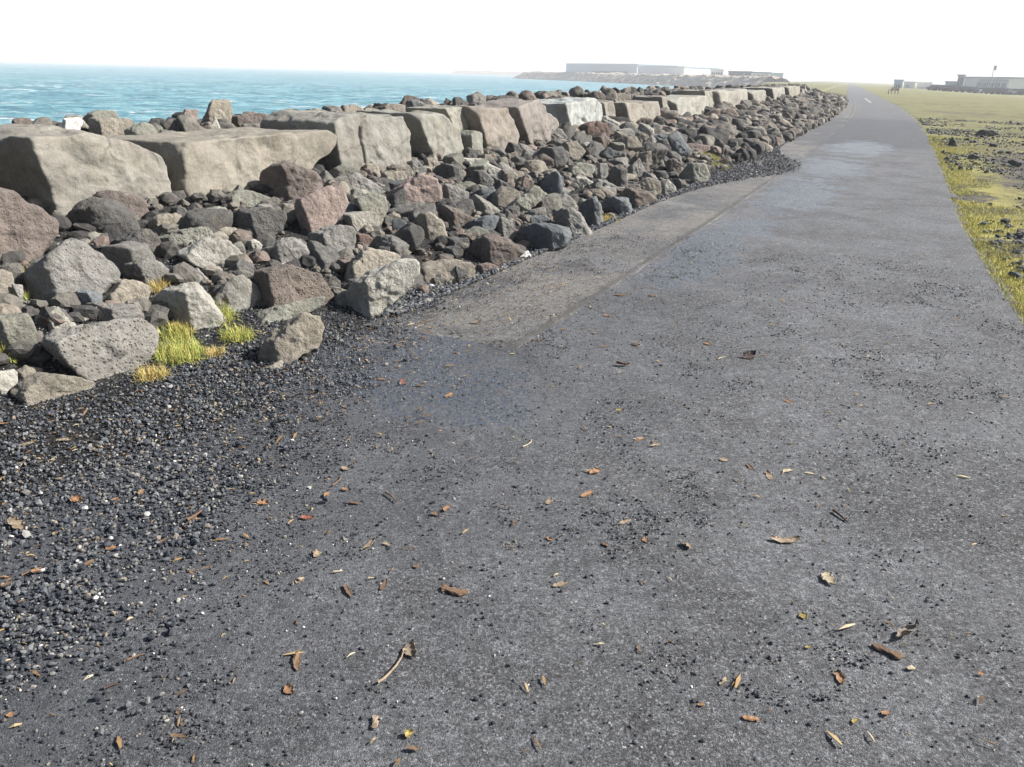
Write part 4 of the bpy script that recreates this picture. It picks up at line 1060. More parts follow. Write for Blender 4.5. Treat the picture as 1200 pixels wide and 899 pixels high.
def right_grass():
    n = 330000
    u = 4.5 + 26 * RNG.random(n) ** 1.7; w = path_width(u) - 0.09 + 7 * RNG.random(n) ** 1.6
    x, y = xy(u, w)
    g = n2(x, y, .75, 4, 41) + 0.35 * n2(x, y, 5, 2, 42)
    edge = np.exp(-(w - path_width(u)) / .4) * .75 - .45 * np.interp(u, [8, 11, 22, 30], [0, 1, 1, 0]) * np.interp(w - path_width(u), [.3, 1.0], [0, 1])
    prob = np.clip((g + edge + .08) * 2.2, 0, 1)
    pp = proj(np.stack([x, y, x * 0], 1))
    k = (RNG.random(n) < prob) & (pp[:, 0] < 1330) & (pp[:, 2] > 0)
    x, y, u = x[k], y[k], u[k]
    P = np.stack([x, y, terrain(x, y) - .005], 1)
    V, f = blades(P, 0.048, 0.0048, 0.95, 8)
    # blades farther off are drawn wider so that the turf keeps its body
    print('grass blades', len(P))
    tag(link('grass', mesh('grass', V, f, BLADE)), 'dry yellow-green grass along the right edge of the path', None, None, 'stuff')
right_grass()

TUFT = [  # px, py, width px, material, label
 (212,420,56,BLADE_G,'widest yellow-green grass tuft on the gravel right of the pitted wedge'),
 (205,395,34,BLADE_G,'bright green grass tuft just behind the widest tuft'),
 (253,374,42,BLADE_G,'lime green grass tuft at the foot of the pyramid-shaped rock'),
 (279,398,36,BLADE_G,'yellowish green grass tuft left of the lone tan rock'),
 (252,416,24,BLADE_Y,'small straw-coloured grass tuft between the widest tuft and the lone tan rock'),
 (180,443,34,BLADE_Y,'orange straw grass tuft at the right tip of the pitted wedge'),
 (213,388,26,BLADE_Y,'yellow straw tuft at the left foot of the pyramid-shaped rock'),
 (184,338,26,BLADE_Y,'dry yellow tuft between rocks above the pyramid-shaped rock'),
 (6,413,26,BLADE_G,'green grass tuft at the left edge of the picture'),
 (22,352,20,BLADE_G,'small green tuft in the gap below the big pinkish brown boulder'),
 (26,318,22,BLADE_Y,'straw-coloured tuft at the foot of the big pinkish brown boulder'),
 (244,265,14,BLADE_Y,'tiny yellow tuft below the flat greenish rock'),
 (716,262,24,BLADE_Y,'yellow tuft at the asphalt edge right of the humped grey rock'),
 (832,187,22,BLADE_G,'yellow-green plant beside the pale greenish rock'),
 (845,198,20,BLADE_G,'low yellow-green plant on the gravel spill right of the pale greenish rock'),
 (738,250,14,BLADE_G,'small mossy green tuft on the asphalt edge above the yellow tuft'),
 (868,166,14,BLADE_G,'small far green tuft in the rubble above the gravel spill'),
 (905,160,16,BLADE_Y,'far straw tuft at the end of the gravel spill'),
 (598,296,12,BLADE_G,'tiny green tuft beside the white stone'),
 (706,205,12,BLADE_Y,'yellow-green tuft among dark rocks left of the tan brown rock'),
]
for k, (px, py, wp, mt, lab) in enumerate(TUFT):
    b = hit(px, py)
    dist = np.linalg.norm(b[:2]); r = wp * dist / F / 2
    n = int(260 + 60000 * r * r)
    rr = np.random.default_rng(60 + k)
    a = rr.uniform(0, 6.28, n); q = r * 1.0 * rr.random(n) ** .6
    x = b[0] + q * np.cos(a); y = b[1] + q * np.sin(a)
    V, f = blades(np.stack([x - b[0], y - b[1], terrain(x, y, True) - b[2] - .01], 1), min(.11, .035 + r * .5), 0.0034, 0.85, 80 + k)
    o = link('grass_tuft', mesh('grass_tuft', V, f, mt), tuple(b))
    tag(o, lab, 'grass tuft', 'grass tufts among the rocks')

# straw and seaweed bits caught between stones
def litter():
    pts = []; L = []
    n = 1900
    u = RNG.uniform(.5, 6.5, n) ** 1.0; w = RNG.normal(0.05, .55, n) + np.interp(u, [0, 4, 6], [.4, -.15, -.1])
    u2 = RNG.uniform(.6, 9, 420); w2 = RNG.uniform(.4, 3.7, 420)
    u = np.concatenate([u, u2]); w = np.concatenate([w, w2])
    x, y = xy(u, w); z = np.maximum(terrain(x, y), np.where(w > -.04, .002, -9)) + .006 + np.where((u > 4.15) & (w > -.05) & (w < 1.0), .014, 0)
    a = RNG.uniform(0, 6.28, len(u)); ln = np.clip(np.exp(RNG.normal(math.log(.022), .5, len(u))), .008, .08); wd = np.clip(ln * RNG.uniform(.06, .35, len(u)), .0018, .012)
    d = np.stack([np.cos(a), np.sin(a), RNG.normal(0, .12, len(u))], 1) * (ln / 2)[:, None]; s = np.stack([-np.sin(a), np.cos(a), 0 * a], 1) * (wd / 2)[:, None]
    c = np.stack([x, y, z], 1); up = np.array([0, 0, .0016])
    V = np.stack([c - d - s * .4, c - d + s * .4, c + s + up * 2, c + d * 1.0, c - s + up * 2, c - d - s * .4 - up, c - d + s * .4 - up, c + s + up, c + d - up, c - s + up], 1)
    b = np.arange(len(u)) * 10
    def q(*i): return np.stack([b + k for k in i], 1)
    F4 = np.concatenate([q(5, 9, 4, 0), q(9, 8, 3, 4), q(8, 7, 2, 3), q(7, 6, 1, 2), q(6, 5, 0, 1)])
    F5 = np.concatenate([q(0, 4, 3, 2, 1), q(5, 6, 7, 8, 9)])
    tag(link('plant_litter', mesh('plant_litter', V.reshape(-1, 3), [F4, F5], STRAW)), 'bits of straw and dead leaf strewn over gravel and asphalt', None, None, 'stuff')
litter()

# ------------------------------------------------------------------ leaves, twigs, chips on the path
LC = {'orange': (0.29, 0.165, 0.085), 'tan': (0.30, 0.235, 0.16), 'brown': (0.16, 0.10, 0.06), 'pale': (0.45, 0.38, 0.26), 'red': (0.24, 0.09, 0.06), 'dark': (0.06, 0.04, 0.035), 'yellow': (0.34, 0.26, 0.08), 'grey': (0.24, 0.20, 0.16), 'green': (0.16, 0.19, 0.05), 'white': (0.56, 0.55, 0.52)}
leaves = []
def debris(kind, colour, px, py, length, ang, width, label=None, nick=None, curl=0.35):
    """length, width and angle as the photo shows them; laid out flat on the ground"""
    length *= .78; width *= .8
    if kind == 'pebble': length *= .6; width *= .6
    a = math.radians(ang); dx, dy = math.cos(a) * length / 2, -math.sin(a) * length / 2
    u_, w_ = uw(*at(px, py)[:2])
    zb = 0.004 + (0.013 if (u_ > 4.15 and w_ < 1.02) else 0) + (0.014 if w_ < gedge(u_) else 0)
    p0, p1, pc = at(px - dx, py - dy, zb), at(px + dx, py + dy, zb), at(px, py, zb)
    ax = (p1 - p0); L = float(np.linalg.norm(ax)); ax /= L
    sd = np.array([-ax[1], ax[0], 0.0])
    depth = np.linalg.norm(pc - CAM)
    W_ = float(width * depth / F) * (1.0 if kind in ('twig', 'straw') else 1.25)
    rr = random.Random(int(px * 31 + py))
    V = []; Fq = []
    if kind in ('leaf',):
        nu, nv = 11, 5; tw = rr.choice((-1, 1)); sk = rr.uniform(-.25, .25)
        for side in (1, 0):
            for i in range(nu):
                t = i / (nu - 1)
                half = W_ / 2 * (math.sin(math.pi * min(1, 0.06 + t * 0.94)) ** 0.7 + 0.02) * rr.uniform(.55, 1.15)
                for j in range(nv):
                    s = (j / (nv - 1) - .5) * 2
                    zc = curl * W_ * (max(0, s * tw) ** 2 * .6) + 0.05 * L * math.sin(t * 4.1 + px) + curl * 0.08 * L * (2 * t - 1) ** 2 + rr.uniform(-.07, .07) * W_
                    V.append(ax * ((t - .5) * L + rr.uniform(-.03, .03) * L * abs(s)) + sd * sk * W_ * math.sin(t * 3.1) + sd * s * half * (1 - .25 * curl * abs(s)) + np.array([0, 0, max(zc, 0) + (0.0009 if side else 0)]))
        n1 = nu * nv
        for i in range(nu - 1):
            for j in range(nv - 1):
                a0 = i * nv + j
                Fq.append([a0, a0 + nv, a0 + nv + 1, a0 + 1]); Fq.append([n1 + a0, n1 + a0 + 1, n1 + a0 + nv + 1, n1 + a0 + nv])
        ring = [i * nv for i in range(nu)] + [(nu - 1) * nv + j for j in range(1, nv)] + [i * nv + nv - 1 for i in range(nu - 2, -1, -1)] + [j for j in range(nv - 2, 0, -1)]
        for q in range(len(ring)):
            a0, b0 = ring[q], ring[(q + 1) % len(ring)]
            Fq.append([a0, b0, n1 + b0, n1 + a0])
    elif kind == 'chip':
        ts_ = np.linspace(-.5, .5, 10)
        prof = [(float(t_) + rr.uniform(-.02, .02), (.35 if i_ in (0, 9) else 1.0) * rr.uniform(.6, 1.05)) for i_, t_ in enumerate(ts_)]
        hgt = W_ * .2
        for t, h in prof:
            for sx, sz in ((-1, 0), (1, 0), (.85, .8), (.2, 1), (-.75, .85)):
                V.append(ax * t * L + sd * sx * W_ / 2 * h * rr.uniform(.75, 1.1) + sd * W_ * .12 * math.sin(t * 5 + px) + np.array([0, 0, sz * hgt * (.4 + .6 * h) * rr.uniform(.5, 1.2)]))
        for i in range(len(prof) - 1):
            for j in range(5):
                Fq.append([i * 5 + j, i * 5 + (j + 1) % 5, (i + 1) * 5 + (j + 1) % 5, (i + 1) * 5 + j])
        cap = [[0, 4, 3, 2], [0, 2, 1]]
    elif kind == 'pebble':
        v, f = ico(3); q = v * (1 + .3 * perlin(v * 1.2 + px)[:, None])
        for a_, b_, c_ in q: V.append(ax * a_ * L * .5 + sd * b_ * W_ * .6 + np.array([0, 0, .25 * L + c_ * L * .3]))
        Fq = f.tolist()
    else:    # twig or straw: a bent tapering stick
        ns = 8; bendv = rr.uniform(-.12, .12)
        for i in range(ns):
            t = i / (ns - 1); r = W_ / 2 * (1 - .55 * t)
            c = ax * (t - .5) * L + sd * (bendv * L * (1 - (2 * t - 1) ** 2) + rr.uniform(-.012, .012) * L) + np.array([0, 0, r + (0.02 * L * math.sin(t * 3.1))])
            for j in range(6):
                th = j * math.pi / 3
                V.append(c + sd * math.cos(th) * r + np.array([0, 0, math.sin(th) * r]))
        for i in range(ns - 1):
            for j in range(6):
                Fq.append([i * 6 + j, i * 6 + (j + 1) % 6, (i + 1) * 6 + (j + 1) % 6, (i + 1) * 6 + j])
    F_ = [np.array(Fq)]
    nm = {'leaf': 'dry_leaf', 'chip': 'wood_chip', 'twig': 'twig', 'straw': 'straw', 'pebble': 'pebble'}[kind]
    me = mesh(nm, np.array(V), F_, LEAF, kind == 'leaf')
    if kind == 'chip':
        bm = bmesh.new(); bm.from_mesh(me)
        bmesh.ops.holes_fill(bm, edges=[e for e in bm.edges if e.is_boundary]); bmesh.ops.recalc_face_normals(bm, faces=bm.faces[:]); bm.to_mesh(me); bm.free()
    o = link(nm, me, tuple(pc))
    c = LC[colour]; j = rr.uniform(.85, 1.15); o.color = (c[0] * j * .8, c[1] * j * .8, c[2] * j * .82, 1)
    leaves.append(dict(o=o, px=(px, py), word=colour if colour != 'pale' else 'pale tan', kind=nm.replace('_', ' '), label=label, nick=nick))
    return o
DB = [
 ('leaf','red',730,427,20,0,8,'curled dark red leaf by the seam near the middle of the path','the dark red leaf',.9),
 ('leaf','dark',878,419,18,5,12,'crumpled blackish leaf lying alone in the middle of the path','the crumpled blackish leaf',1.2),
 ('leaf','tan',920,632,42,0,11,'longest tan strip of leaf, lying across the path','the longest tan strip',.5),
 ('leaf','pale',973,678,24,-55,13,'pale tan two-lobed leaf right of the longest tan strip','the pale two-lobed leaf',.2),
 ('chip','brown',1040,763,52,-20,12,'longest brown wood chip, bark edge up, at lower right','the longest wood chip',.1),
 ('leaf','grey',1062,741,34,40,20,'curled grey leaf standing up beside the longest wood chip','the curled grey leaf',1.1),
 ('leaf','orange',983,795,22,-65,11,'orange brown leaf below the longest wood chip','the orange leaf below the chip',.5),
 ('chip','orange',880,842,26,-12,7,'short orange splinter of wood near the bottom edge','the orange splinter',.2),
 ('twig','dark',985,606,28,-38,4,'dark bark twig right of the longest tan strip','the dark bark twig',.2),
 ('chip','brown',532,692,42,-10,15,'flat piece of brown bark on the dark part of the path','the piece of brown bark',.1),
 ('twig','tan',458,783,60,50,4,'tan twig lying at a slant, dead leaves at its upper end','the slanting tan twig',.2),
 ('leaf','tan',484,762,22,-70,17,'ragged tan leaf on the upper end of the slanting twig','the ragged twig leaf',.6),
 ('leaf','orange',340,808,17,-50,10,'orange leaf bottom left of the slanting twig','the orange leaf at lower left',.5),
 ('leaf','orange',697,553,16,15,9,'bright orange leaf between bark piece and dark red leaf','the bright orange leaf',.5),
 ('leaf','brown',350,775,28,80,9,'narrow brown leaf left of the slanting tan twig','the narrow brown leaf',.5),
 ('leaf','tan',432,638,26,38,9,'bleached tan curled leaf on the dark grit left of the bark piece','the bleached curled leaf',.7),
 ('leaf','red',360,607,20,5,9,'pinkish red leaf at the border of gravel and asphalt','the pinkish red leaf',.4),
 ('leaf','orange',308,590,16,0,10,'orange red leaf at the tip of the gravel spread','the orange red leaf',.5),
 ('leaf','yellow',480,861,14,30,9,'yellow leaf near the bottom edge below the slanting twig','the yellow leaf',.8),
 ('leaf','brown',484,878,22,-5,6,'brown sliver of leaf directly under the yellow leaf',None,.4),
 ('chip','tan',439,846,20,80,8,'tan chip left of the yellow leaf',None,.3),
 ('straw','pale',618,520,18,40,2.4,'pale slanting straw left of the bright orange leaf','the pale slanting straw',.2),
 ('leaf','tan',804,640,13,-50,10,'tan leaf with upturned edge in the middle of the lower path','the upturned tan leaf',.7),
 ('leaf','brown',235,668,34,20,8,'brown pointed leaf on the asphalt just right of the gravel','the brown pointed leaf',.4),
 ('leaf','orange',90,586,16,-15,10,'orange leaf lying on the black gravel','the orange leaf on gravel',.5),
 ('leaf','tan',20,615,26,-30,12,'ragged tan leaf on the gravel by the left edge','the ragged leaf on gravel',.5),
 ('pebble','white',172,604,16,0,10,'whitest pebble on the black gravel','the whitest pebble',0),
 ('pebble','white',100,597,16,0,9,'flat white pebble on gravel left of the whitest pebble',None,0),
 ('pebble','white',282,559,13,0,7,'white pebble at the right edge of the gravel',None,0),
]
MORE = [('leaf','orange',557,378,16,0,5),('chip','brown',727,346,17,0,5),('chip','brown',765,347,14,0,6),('leaf','orange',712,370,14,-5,4),('leaf','tan',697,391,10,0,6),('leaf','orange',830,403,12,-20,5),
 ('leaf','brown',745,404,12,-10,6),('straw','pale',846,420,14,15,2.2),('leaf','yellow',726,481,11,-10,5),('leaf','tan',751,514,14,0,6),('leaf','tan',768,522,18,20,6),('leaf','tan',848,539,14,-5,7),('leaf','brown',880,548,15,-40,5),
 ('leaf','tan',900,558,13,-60,8),('leaf','pale',923,552,14,10,6),('leaf','pale',949,555,15,-5,4),('leaf','orange',925,471,16,-15,5),('straw','tan',989,476,12,-15,2),('leaf','tan',1011,476,8,10,5),('straw','tan',1177,466,16,0,2.5),
 ('leaf','tan',1175,604,10,-10,6),('leaf','orange',688,579,20,25,8),('leaf','tan',644,588,10,60,8),('leaf','tan',733,612,20,15,7),('leaf','orange',757,633,10,-60,7),('leaf','brown',709,639,12,-30,7),('leaf','tan',657,685,24,12,8),('leaf','orange',643,632,8,-40,7),
 ('leaf','yellow',942,722,12,-50,10),('leaf','yellow',947,759,8,0,5),('leaf','tan',848,798,16,50,7),('leaf','orange',822,826,12,0,6),('leaf','orange',1150,790,10,0,5),('leaf','pale',1068,783,12,10,6),('leaf','orange',1038,836,12,20,8),('leaf','yellow',1003,846,10,30,6),
 ('leaf','orange',524,596,12,40,7),('leaf','brown',510,603,12,-5,6),('straw','brown',458,583,22,-40,3),('leaf','brown',415,589,18,-5,6),('leaf','tan',405,549,12,-10,8),('straw','brown',395,563,22,50,2.5),('leaf','orange',404,573,8,20,7),('leaf','orange',383,580,9,60,7),
 ('leaf','tan',370,649,10,80,9),('leaf','tan',352,680,16,35,8),('straw','pale',396,670,14,10,3),('leaf','brown',408,693,22,-60,6),('leaf','brown',450,685,18,60,7),('straw','pale',435,678,9,5,3),('leaf','tan',453,638,12,-10,5),('leaf','orange',488,663,9,10,6),
 ('leaf','tan',290,700,10,30,5),('leaf','brown',492,452,14,-10,5),('leaf','brown',448,445,14,-5,5),('leaf','red',470,448,8,70,6),('leaf','orange',526,463,12,20,7),('leaf','orange',130,642,16,10,7),('leaf','brown',105,660,16,30,7),('leaf','orange',165,577,10,60,6),
 ('leaf','orange',135,585,13,20,5),('twig','brown',228,605,28,35,5),('leaf','orange',42,670,14,0,8),('leaf','brown',8,685,16,40,8),('leaf','orange',5,497,14,-10,7),('leaf','tan',75,516,20,5,6),('leaf','tan',30,521,30,10,6),('leaf','tan',110,527,14,-40,7),('leaf','brown',210,863,26,-2,6),
 ('leaf','brown',210,834,10,60,7),('twig','dark',130,805,22,20,5),('twig','brown',158,772,34,22,4),('leaf','orange',13,838,10,60,7),('pebble','white',213,830,7,0,4),('pebble','white',112,702,10,-30,8),('pebble','white',130,632,10,-20,6),('pebble','white',48,579,10,0,5),('pebble','white',58,680,8,0,6)]
for row in DB: debris(*row[:7], label=row[7], nick=row[8], curl=row[9] * .7)
for row in MORE: debris(*row, curl=.22)

# ------------------------------------------------------------------ far shore, breakwater, buildings
def bearing(px):
    d = ray(px, 85 + (px - 600) * 0.0253); d = d[:2] / np.linalg.norm(d[:2]); return d
def spot(px, dist): return bearing(px) * dist

ARM = mat_plain('pale_armour_stone', (0.30, 0.255, 0.195), 0.95, 0.5, 0.5)
ARMD = mat_plain('wet_armour_stone', (0.11, 0.11, 0.11), 0.9, 0.5, 0.5)
def mound(name, route, crest, half, mat, seed, label, cat, base=-3.2):
    R = np.array(route); seg = np.linalg.norm(np.diff(R, axis=0), axis=1); cum = np.concatenate([[0], np.cumsum(seg)])
    s = np.arange(0, cum[-1], 2.0)
    cx_ = np.interp(s, cum, R[:, 0]); cy_ = np.interp(s, cum, R[:, 1])
    tx, ty = np.gradient(cx_), np.gradient(cy_); ln = np.hypot(tx, ty); nx, ny = -ty / ln, tx / ln
    prof = np.linspace(-1, 1, 21)
    taper = np.clip(np.minimum(s, cum[-1] - s + 30) / 16, 0, 1) ** .6
    Vx = cx_[:, None] + nx[:, None] * prof[None] * half; Vy = cy_[:, None] + ny[:, None] * prof[None] * half
    shape = np.clip((1 - np.abs(prof)) / .62, 0, 1)
    Vz = base + (crest - base) * shape[None] * taper[:, None]
    nz = n2(Vx.ravel(), Vy.ravel(), .35, 3, seed).reshape(Vz.shape) * 0.9
    Vz = Vz + nz * np.where(shape[None] > .05, 1, 0)
    V = np.stack([Vx, Vy, Vz], -1).reshape(-1, 3)
    i = np.arange(len(V)).reshape(Vz.shape)
    f = np.stack([i[:-1, :-1], i[:-1, 1:], i[1:, 1:], i[1:, :-1]], -1).reshape(-1, 4)
    o = link(name, mesh(name, V, f, mat, False))
    tag(o, label, cat)
    return o
mound('breakwater', [spot(612, 640), spot(700, 520), spot(800, 420), spot(900, 350), spot(912, 345)], 2.2, 12, ARM, 51, 'long pale stone breakwater reaching out from the right into the sea', 'breakwater')
mound('breakwater', [spot(528, 1350), spot(620, 1300), spot(700, 1250)], 2.6, 12, ARM, 52, 'faint low breakwater on the horizon beyond the pale stone one', 'breakwater')

def building(px0, px1, dist, ztop, depth, wall, label, roof=None, bands=(), zb=-0.5, name='warehouse', cat='building', roof_over=0.6, dist1=None):
    """front wall runs between two bearings; bands: list of (x0,x1,z0,z1,material,n) windows as parts"""
    a = spot(px0, dist); b = spot(px1, dist1 or dist); L = np.linalg.norm(b - a)
    e = np.array([*((b - a) / L), 0]); back = np.array([-e[1], e[0], 0]); up = np.array([0, 0, 1.0])
    if back[:2] @ a < 0: back = -back
    ax = np.array([e, back, up])
    root = bpy.data.objects.new(name, None); COL.objects.link(root); mid = (a + b) / 2
    root.location = (*mid, zb); tag(root, label, cat, 'far buildings along the bay')
    H = ztop - zb
    P = Parts(); P.box(back * depth / 2 + up * (H / 2), (L, depth, H), ax); P.build('wall', wall, (0, 0, 0), root)
    P = Parts(); P.box(back * depth / 2 + up * (H + .22), (L + roof_over, depth + roof_over, .4), ax); P.build('roof', roof or wall, (0, 0, 0), root)
    for (x0, x1, z0, z1, m, n) in bands:
        for q in range(n):
            w0 = (x1 - x0) / n
            xa = x0 + q * w0 + w0 * (.0 if n == 1 else .12); xb = x0 + (q + 1) * w0 - w0 * (.0 if n == 1 else .12)
            P = Parts(); P.box(e * (L * ((xa + xb) / 2 - .5)) - back * .04 + up * H * (z0 + z1) / 2, (L * (xb - xa), .1, H * (z1 - z0)), ax)
            P.build('window', m, (0, 0, 0), root)
    return root
PALE = mat_plain('pale_cladding', (0.50, 0.55, 0.58), 0.6, 0.06, .05); WHITE = mat_plain('white_render', (0.78, 0.78, 0.76), 0.7, 0.05, .05)
NAVY = mat_plain('dark_blue_cladding', (0.03, 0.055, 0.10), 0.5, 0.1, .05); GLASS = mat_plain('window_glass', (0.10, 0.13, 0.17), 0.15, 0.1, .2)
MINT = mat_plain('pale_green_glass', (0.45, 0.56, 0.55), 0.35, 0.08, .2); DARKROOF = mat_plain('dark_roof', (0.09, 0.095, 0.10), 0.7, 0.1, .1)
BLUEH = mat_plain('light_blue_paint', (0.32, 0.46, 0.58), 0.6, 0.06, .1); GREYB = mat_plain('grey_facade', (0.46, 0.48, 0.52), 0.6, 0.08, .1)
building(663, 746, 560, 7.6, 30, PALE, 'long pale grey warehouse with a dark window strip, behind the breakwater', PALE, [(.40, .88, .30, .48, GLASS, 1)], zb=0.0, dist1=500)
building(747, 801, 480, 6.2, 24, WHITE, 'white warehouse joined to the right end of the long pale grey one', PALE, [(.72, .98, .18, .36, GLASS, 1)], zb=0.0, dist1=450)
building(832, 847, 420, 5.0, 12, WHITE, 'small white two-storey block with rows of windows behind the breakwater', WHITE, [(.06, .94, .58, .78, GLASS, 5), (.06, .94, .2, .4, GLASS, 5)], zb=0.0, name='office_block')
building(853, 880, 400, 4.2, 14, NAVY, 'low dark blue shed by the shore left of the glass pavilion', DARKROOF, [(.66, .7, .1, .9, PALE, 1)], zb=0.0, name='shed')
building(880.3, 901, 400, 4.0, 14, WHITE, 'white pavilion with a flat dark overhanging roof', DARKROOF, [(.04, .96, .35, .8, GLASS, 4)], zb=0.0, name='pavilion', roof_over=1.8)
building(901.5, 917, 395, 3.8, 12, MINT, 'pale greenish glass building right of the flat-roofed pavilion', MINT, [(.05, .95, .25, .75, PALE, 6)], zb=0.0, name='glass_building')
building(1048, 1058, 300, 2.0, 9, BLUEH, 'little light blue house beyond the bench', BLUEH, [(.2, .8, .3, .6, GLASS, 2)], zb=-.8, name='house')
building(1060, 1073, 300, 1.5, 9, WHITE, 'low white shed right of the light blue house', WHITE, [(.2, .5, .1, .7, PALE, 1)], zb=-.8, name='shed')
building(1075, 1092, 310, 1.4, 9, WHITE, 'long low white shed left of the large grey building', WHITE, [(.1, .9, .3, .6, PALE, 5)], zb=-.8, name='shed')
building(1108, 1121, 300, 1.9, 10, MINT, 'pale green low hall joined to the large grey building', MINT, [(.1, .9, .3, .7, PALE, 4)], zb=-.8, name='hall')
building(1121, 1129, 290, 3.8, 12, GREYB, 'grey corner tower with tall windows on the left of the large building', GREYB, [(.1, .9, .1, .9, GLASS, 3)], zb=-.8, name='corner_block')
building(1129.3, 1182, 290, 3.25, 14, WHITE, 'large white building with a grey window storey beyond the field', GREYB, [(.30, .97, .36, .72, GLASS, 5), (.35, .98, .78, .93, GREYB, 1)], zb=-.8, name='club_house', dist1=270)
building(1188, 1215, 280, 1.7, 10, WHITE, 'white low building at the right edge beyond the field', DARKROOF, [(.1, .9, .3, .6, GLASS, 4)], zb=-.8, name='hall')

# mast on the large building's forecourt
b = spot(1160.5, 262)
root = bpy.data.objects.new('flag_mast', None); COL.objects.link(root); root.location = (*b, -.05)
tag(root, 'slim grey mast with a limp flag in front of the large white building', 'mast')
P = Parts(); P.box((0, 0, 3.3), (.16, .16, 6.6)); P.build('pole', GREYB, (0, 0, 0), root, .03)
P = Parts(); P.box((.38, 0, 5.8), (.6, .05, 1.2)); P.build('flag', mat_plain('faded_flag', (.45, .35, .38), .8), (0, 0, 0), root, .01)

# parked cars in front of the large building
TYRE = mat_plain('tyre_rubber', (.02, .02, .02), .8)
def car(px, dist, paint, label, ang=0.0):
    p = spot(px, dist); e2 = bearing(px); e = np.array([e2[1], -e2[0], 0]); f3 = np.array([e2[0], e2[1], 0])
    c, s = math.cos(ang), math.sin(ang); e, f3 = c * e + s * f3, -s * e + c * f3
    root = bpy.data.objects.new('parked_car', None); COL.objects.link(root); root.location = (*p, float(terrain(p[0], p[1], False)[0])); tag(root, label, 'car', 'cars parked beyond the field')
    prof = [(-2.1, .35), (-2.15, .8), (-1.5, .95), (-.9, 1.45), (.7, 1.48), (1.4, .98), (2.1, .9), (2.15, .35)]
    def extrude(pr, hw):
        V = [e * x + f3 * y + np.array([0, 0, z]) for y in (-hw, hw) for x, z in pr]; n = len(pr)
        quads = np.array([[i, (i + 1) % n, n + (i + 1) % n, n + i] for i in range(n)])
        return np.array(V), [quads, np.array([list(range(n))[::-1]]), np.array([list(range(n, 2 * n))])]
    V, F_ = extrude(prof, .85); link('body', mesh('body', V, F_, paint), (0, 0, 0), root)
    V, F_ = extrude([(-1.35, .98), (-.88, 1.4), (.65, 1.42), (1.2, .98)], .865); link('side_window', mesh('side_window', V, F_, GLASS), (0, 0, 0), root)
    for x in (-1.35, 1.35):
        for y in (-.8, .8):
            V = [e * (x + .34 * math.cos(q * .524)) + f3 * (y + dy) + np.array([0, 0, .34 + .34 * math.sin(q * .524)]) for dy in (-.1, .1) for q in range(12)]
            link('wheel', mesh('wheel', np.array(V), [np.array([[q, (q + 1) % 12, 12 + (q + 1) % 12, 12 + q] for q in range(12)]), np.array([list(range(12))[::-1]]), np.array([list(range(12, 24))])], TYRE), (0, 0, 0), root)
paints = {w: mat_plain(w.replace(' ', '_') + '_car_paint', c, .3, .02) for w, c in {'dark blue': (.03, .04, .08), 'black': (.02, .02, .025), 'silver': (.4, .42, .45), 'white': (.75, .75, .75), 'dark red': (.12, .03, .04), 'dark grey': (.07, .07, .08)}.items()}
CARS = [(1098, 'dark grey'), (1104, 'dark blue'), (1110, 'black'), (1116.5, 'dark red'), (1123, 'dark grey'), (1130, 'dark blue'), (1136.5, 'black'), (1143, 'dark blue'), (1151, 'white'), (1159, 'dark grey'), (1165.5, 'black'), (1172, 'dark blue'), (1178.5, 'dark red'), (1185, 'dark grey'), (1191.5, 'silver'), (1198, 'black'), (1205, 'dark blue')]
seen = {}
for px, w_ in CARS:
    seen[w_] = seen.get(w_, 0) + 1
tot = dict(seen); seen = {}
for px, w_ in CARS:
    seen[w_] = seen.get(w_, 0) + 1
    o_ = ['first', 'second', 'third', 'fourth', 'fifth'][seen[w_] - 1]
    lab = f'{w_} car parked in the row beyond the field' if tot[w_] == 1 else f'{o_} {w_} car from the left in the row parked beyond the field'
    car(px, 245, paints[w_], lab, random.uniform(-.5, .5) + (1.2 if random.random() < .4 else 0))

# bench beside the path far ahead, facing the sea
def bench():
    b = at(1046, 110.6, -.04); root = bpy.data.objects.new('park_bench', None); COL.objects.link(root); root.location = (b[0], b[1], float(terrain(b[0], b[1], False)[0])); tag(root, 'dark slatted bench beside the far end of the path on the right', 'bench')
    WOOD = mat_plain('dark_bench_wood', (.045, .04, .04), .7); IRON = mat_plain('dark_iron', (.03, .03, .032), .5)
    e = np.array([*U, 0]); s = np.array([*N, 0]); a = math.radians(35)
    e, s = math.cos(a) * e + math.sin(a) * s, -math.sin(a) * e + math.cos(a) * s
    ax = np.array([e, s, [0, 0, 1.0]])
    P = Parts()
    for k in range(4): P.box(s * (-.22 + .13 * k) + np.array([0, 0, .45]), (1.7, .11, .045), ax)
    P.build('seat', WOOD, (0, 0, 0), root)
    P = Parts()
    for k in range(3): P.box(s * (.27 + .03 * k) + np.array([0, 0, .58 + .14 * k]), (1.7, .04, .11), ax)
    P.build('backrest', WOOD, (0, 0, 0), root)
    for x in (-.72, .72):
        P = Parts(); P.box(e * x + s * -.2 + np.array([0, 0, .21]), (.07, .07, .42), ax); P.build('leg', IRON, (0, 0, 0), root)
        P = Parts(); P.box(e * x + s * .3 + np.array([0, 0, .46]), (.07, .07, .92), ax); P.build('leg', IRON, (0, 0, 0), root)
        P = Parts(); P.box(e * x + s * .02 + np.array([0, 0, .64]), (.06, .5, .05), ax); P.build('armrest', IRON, (0, 0, 0), root)
bench()

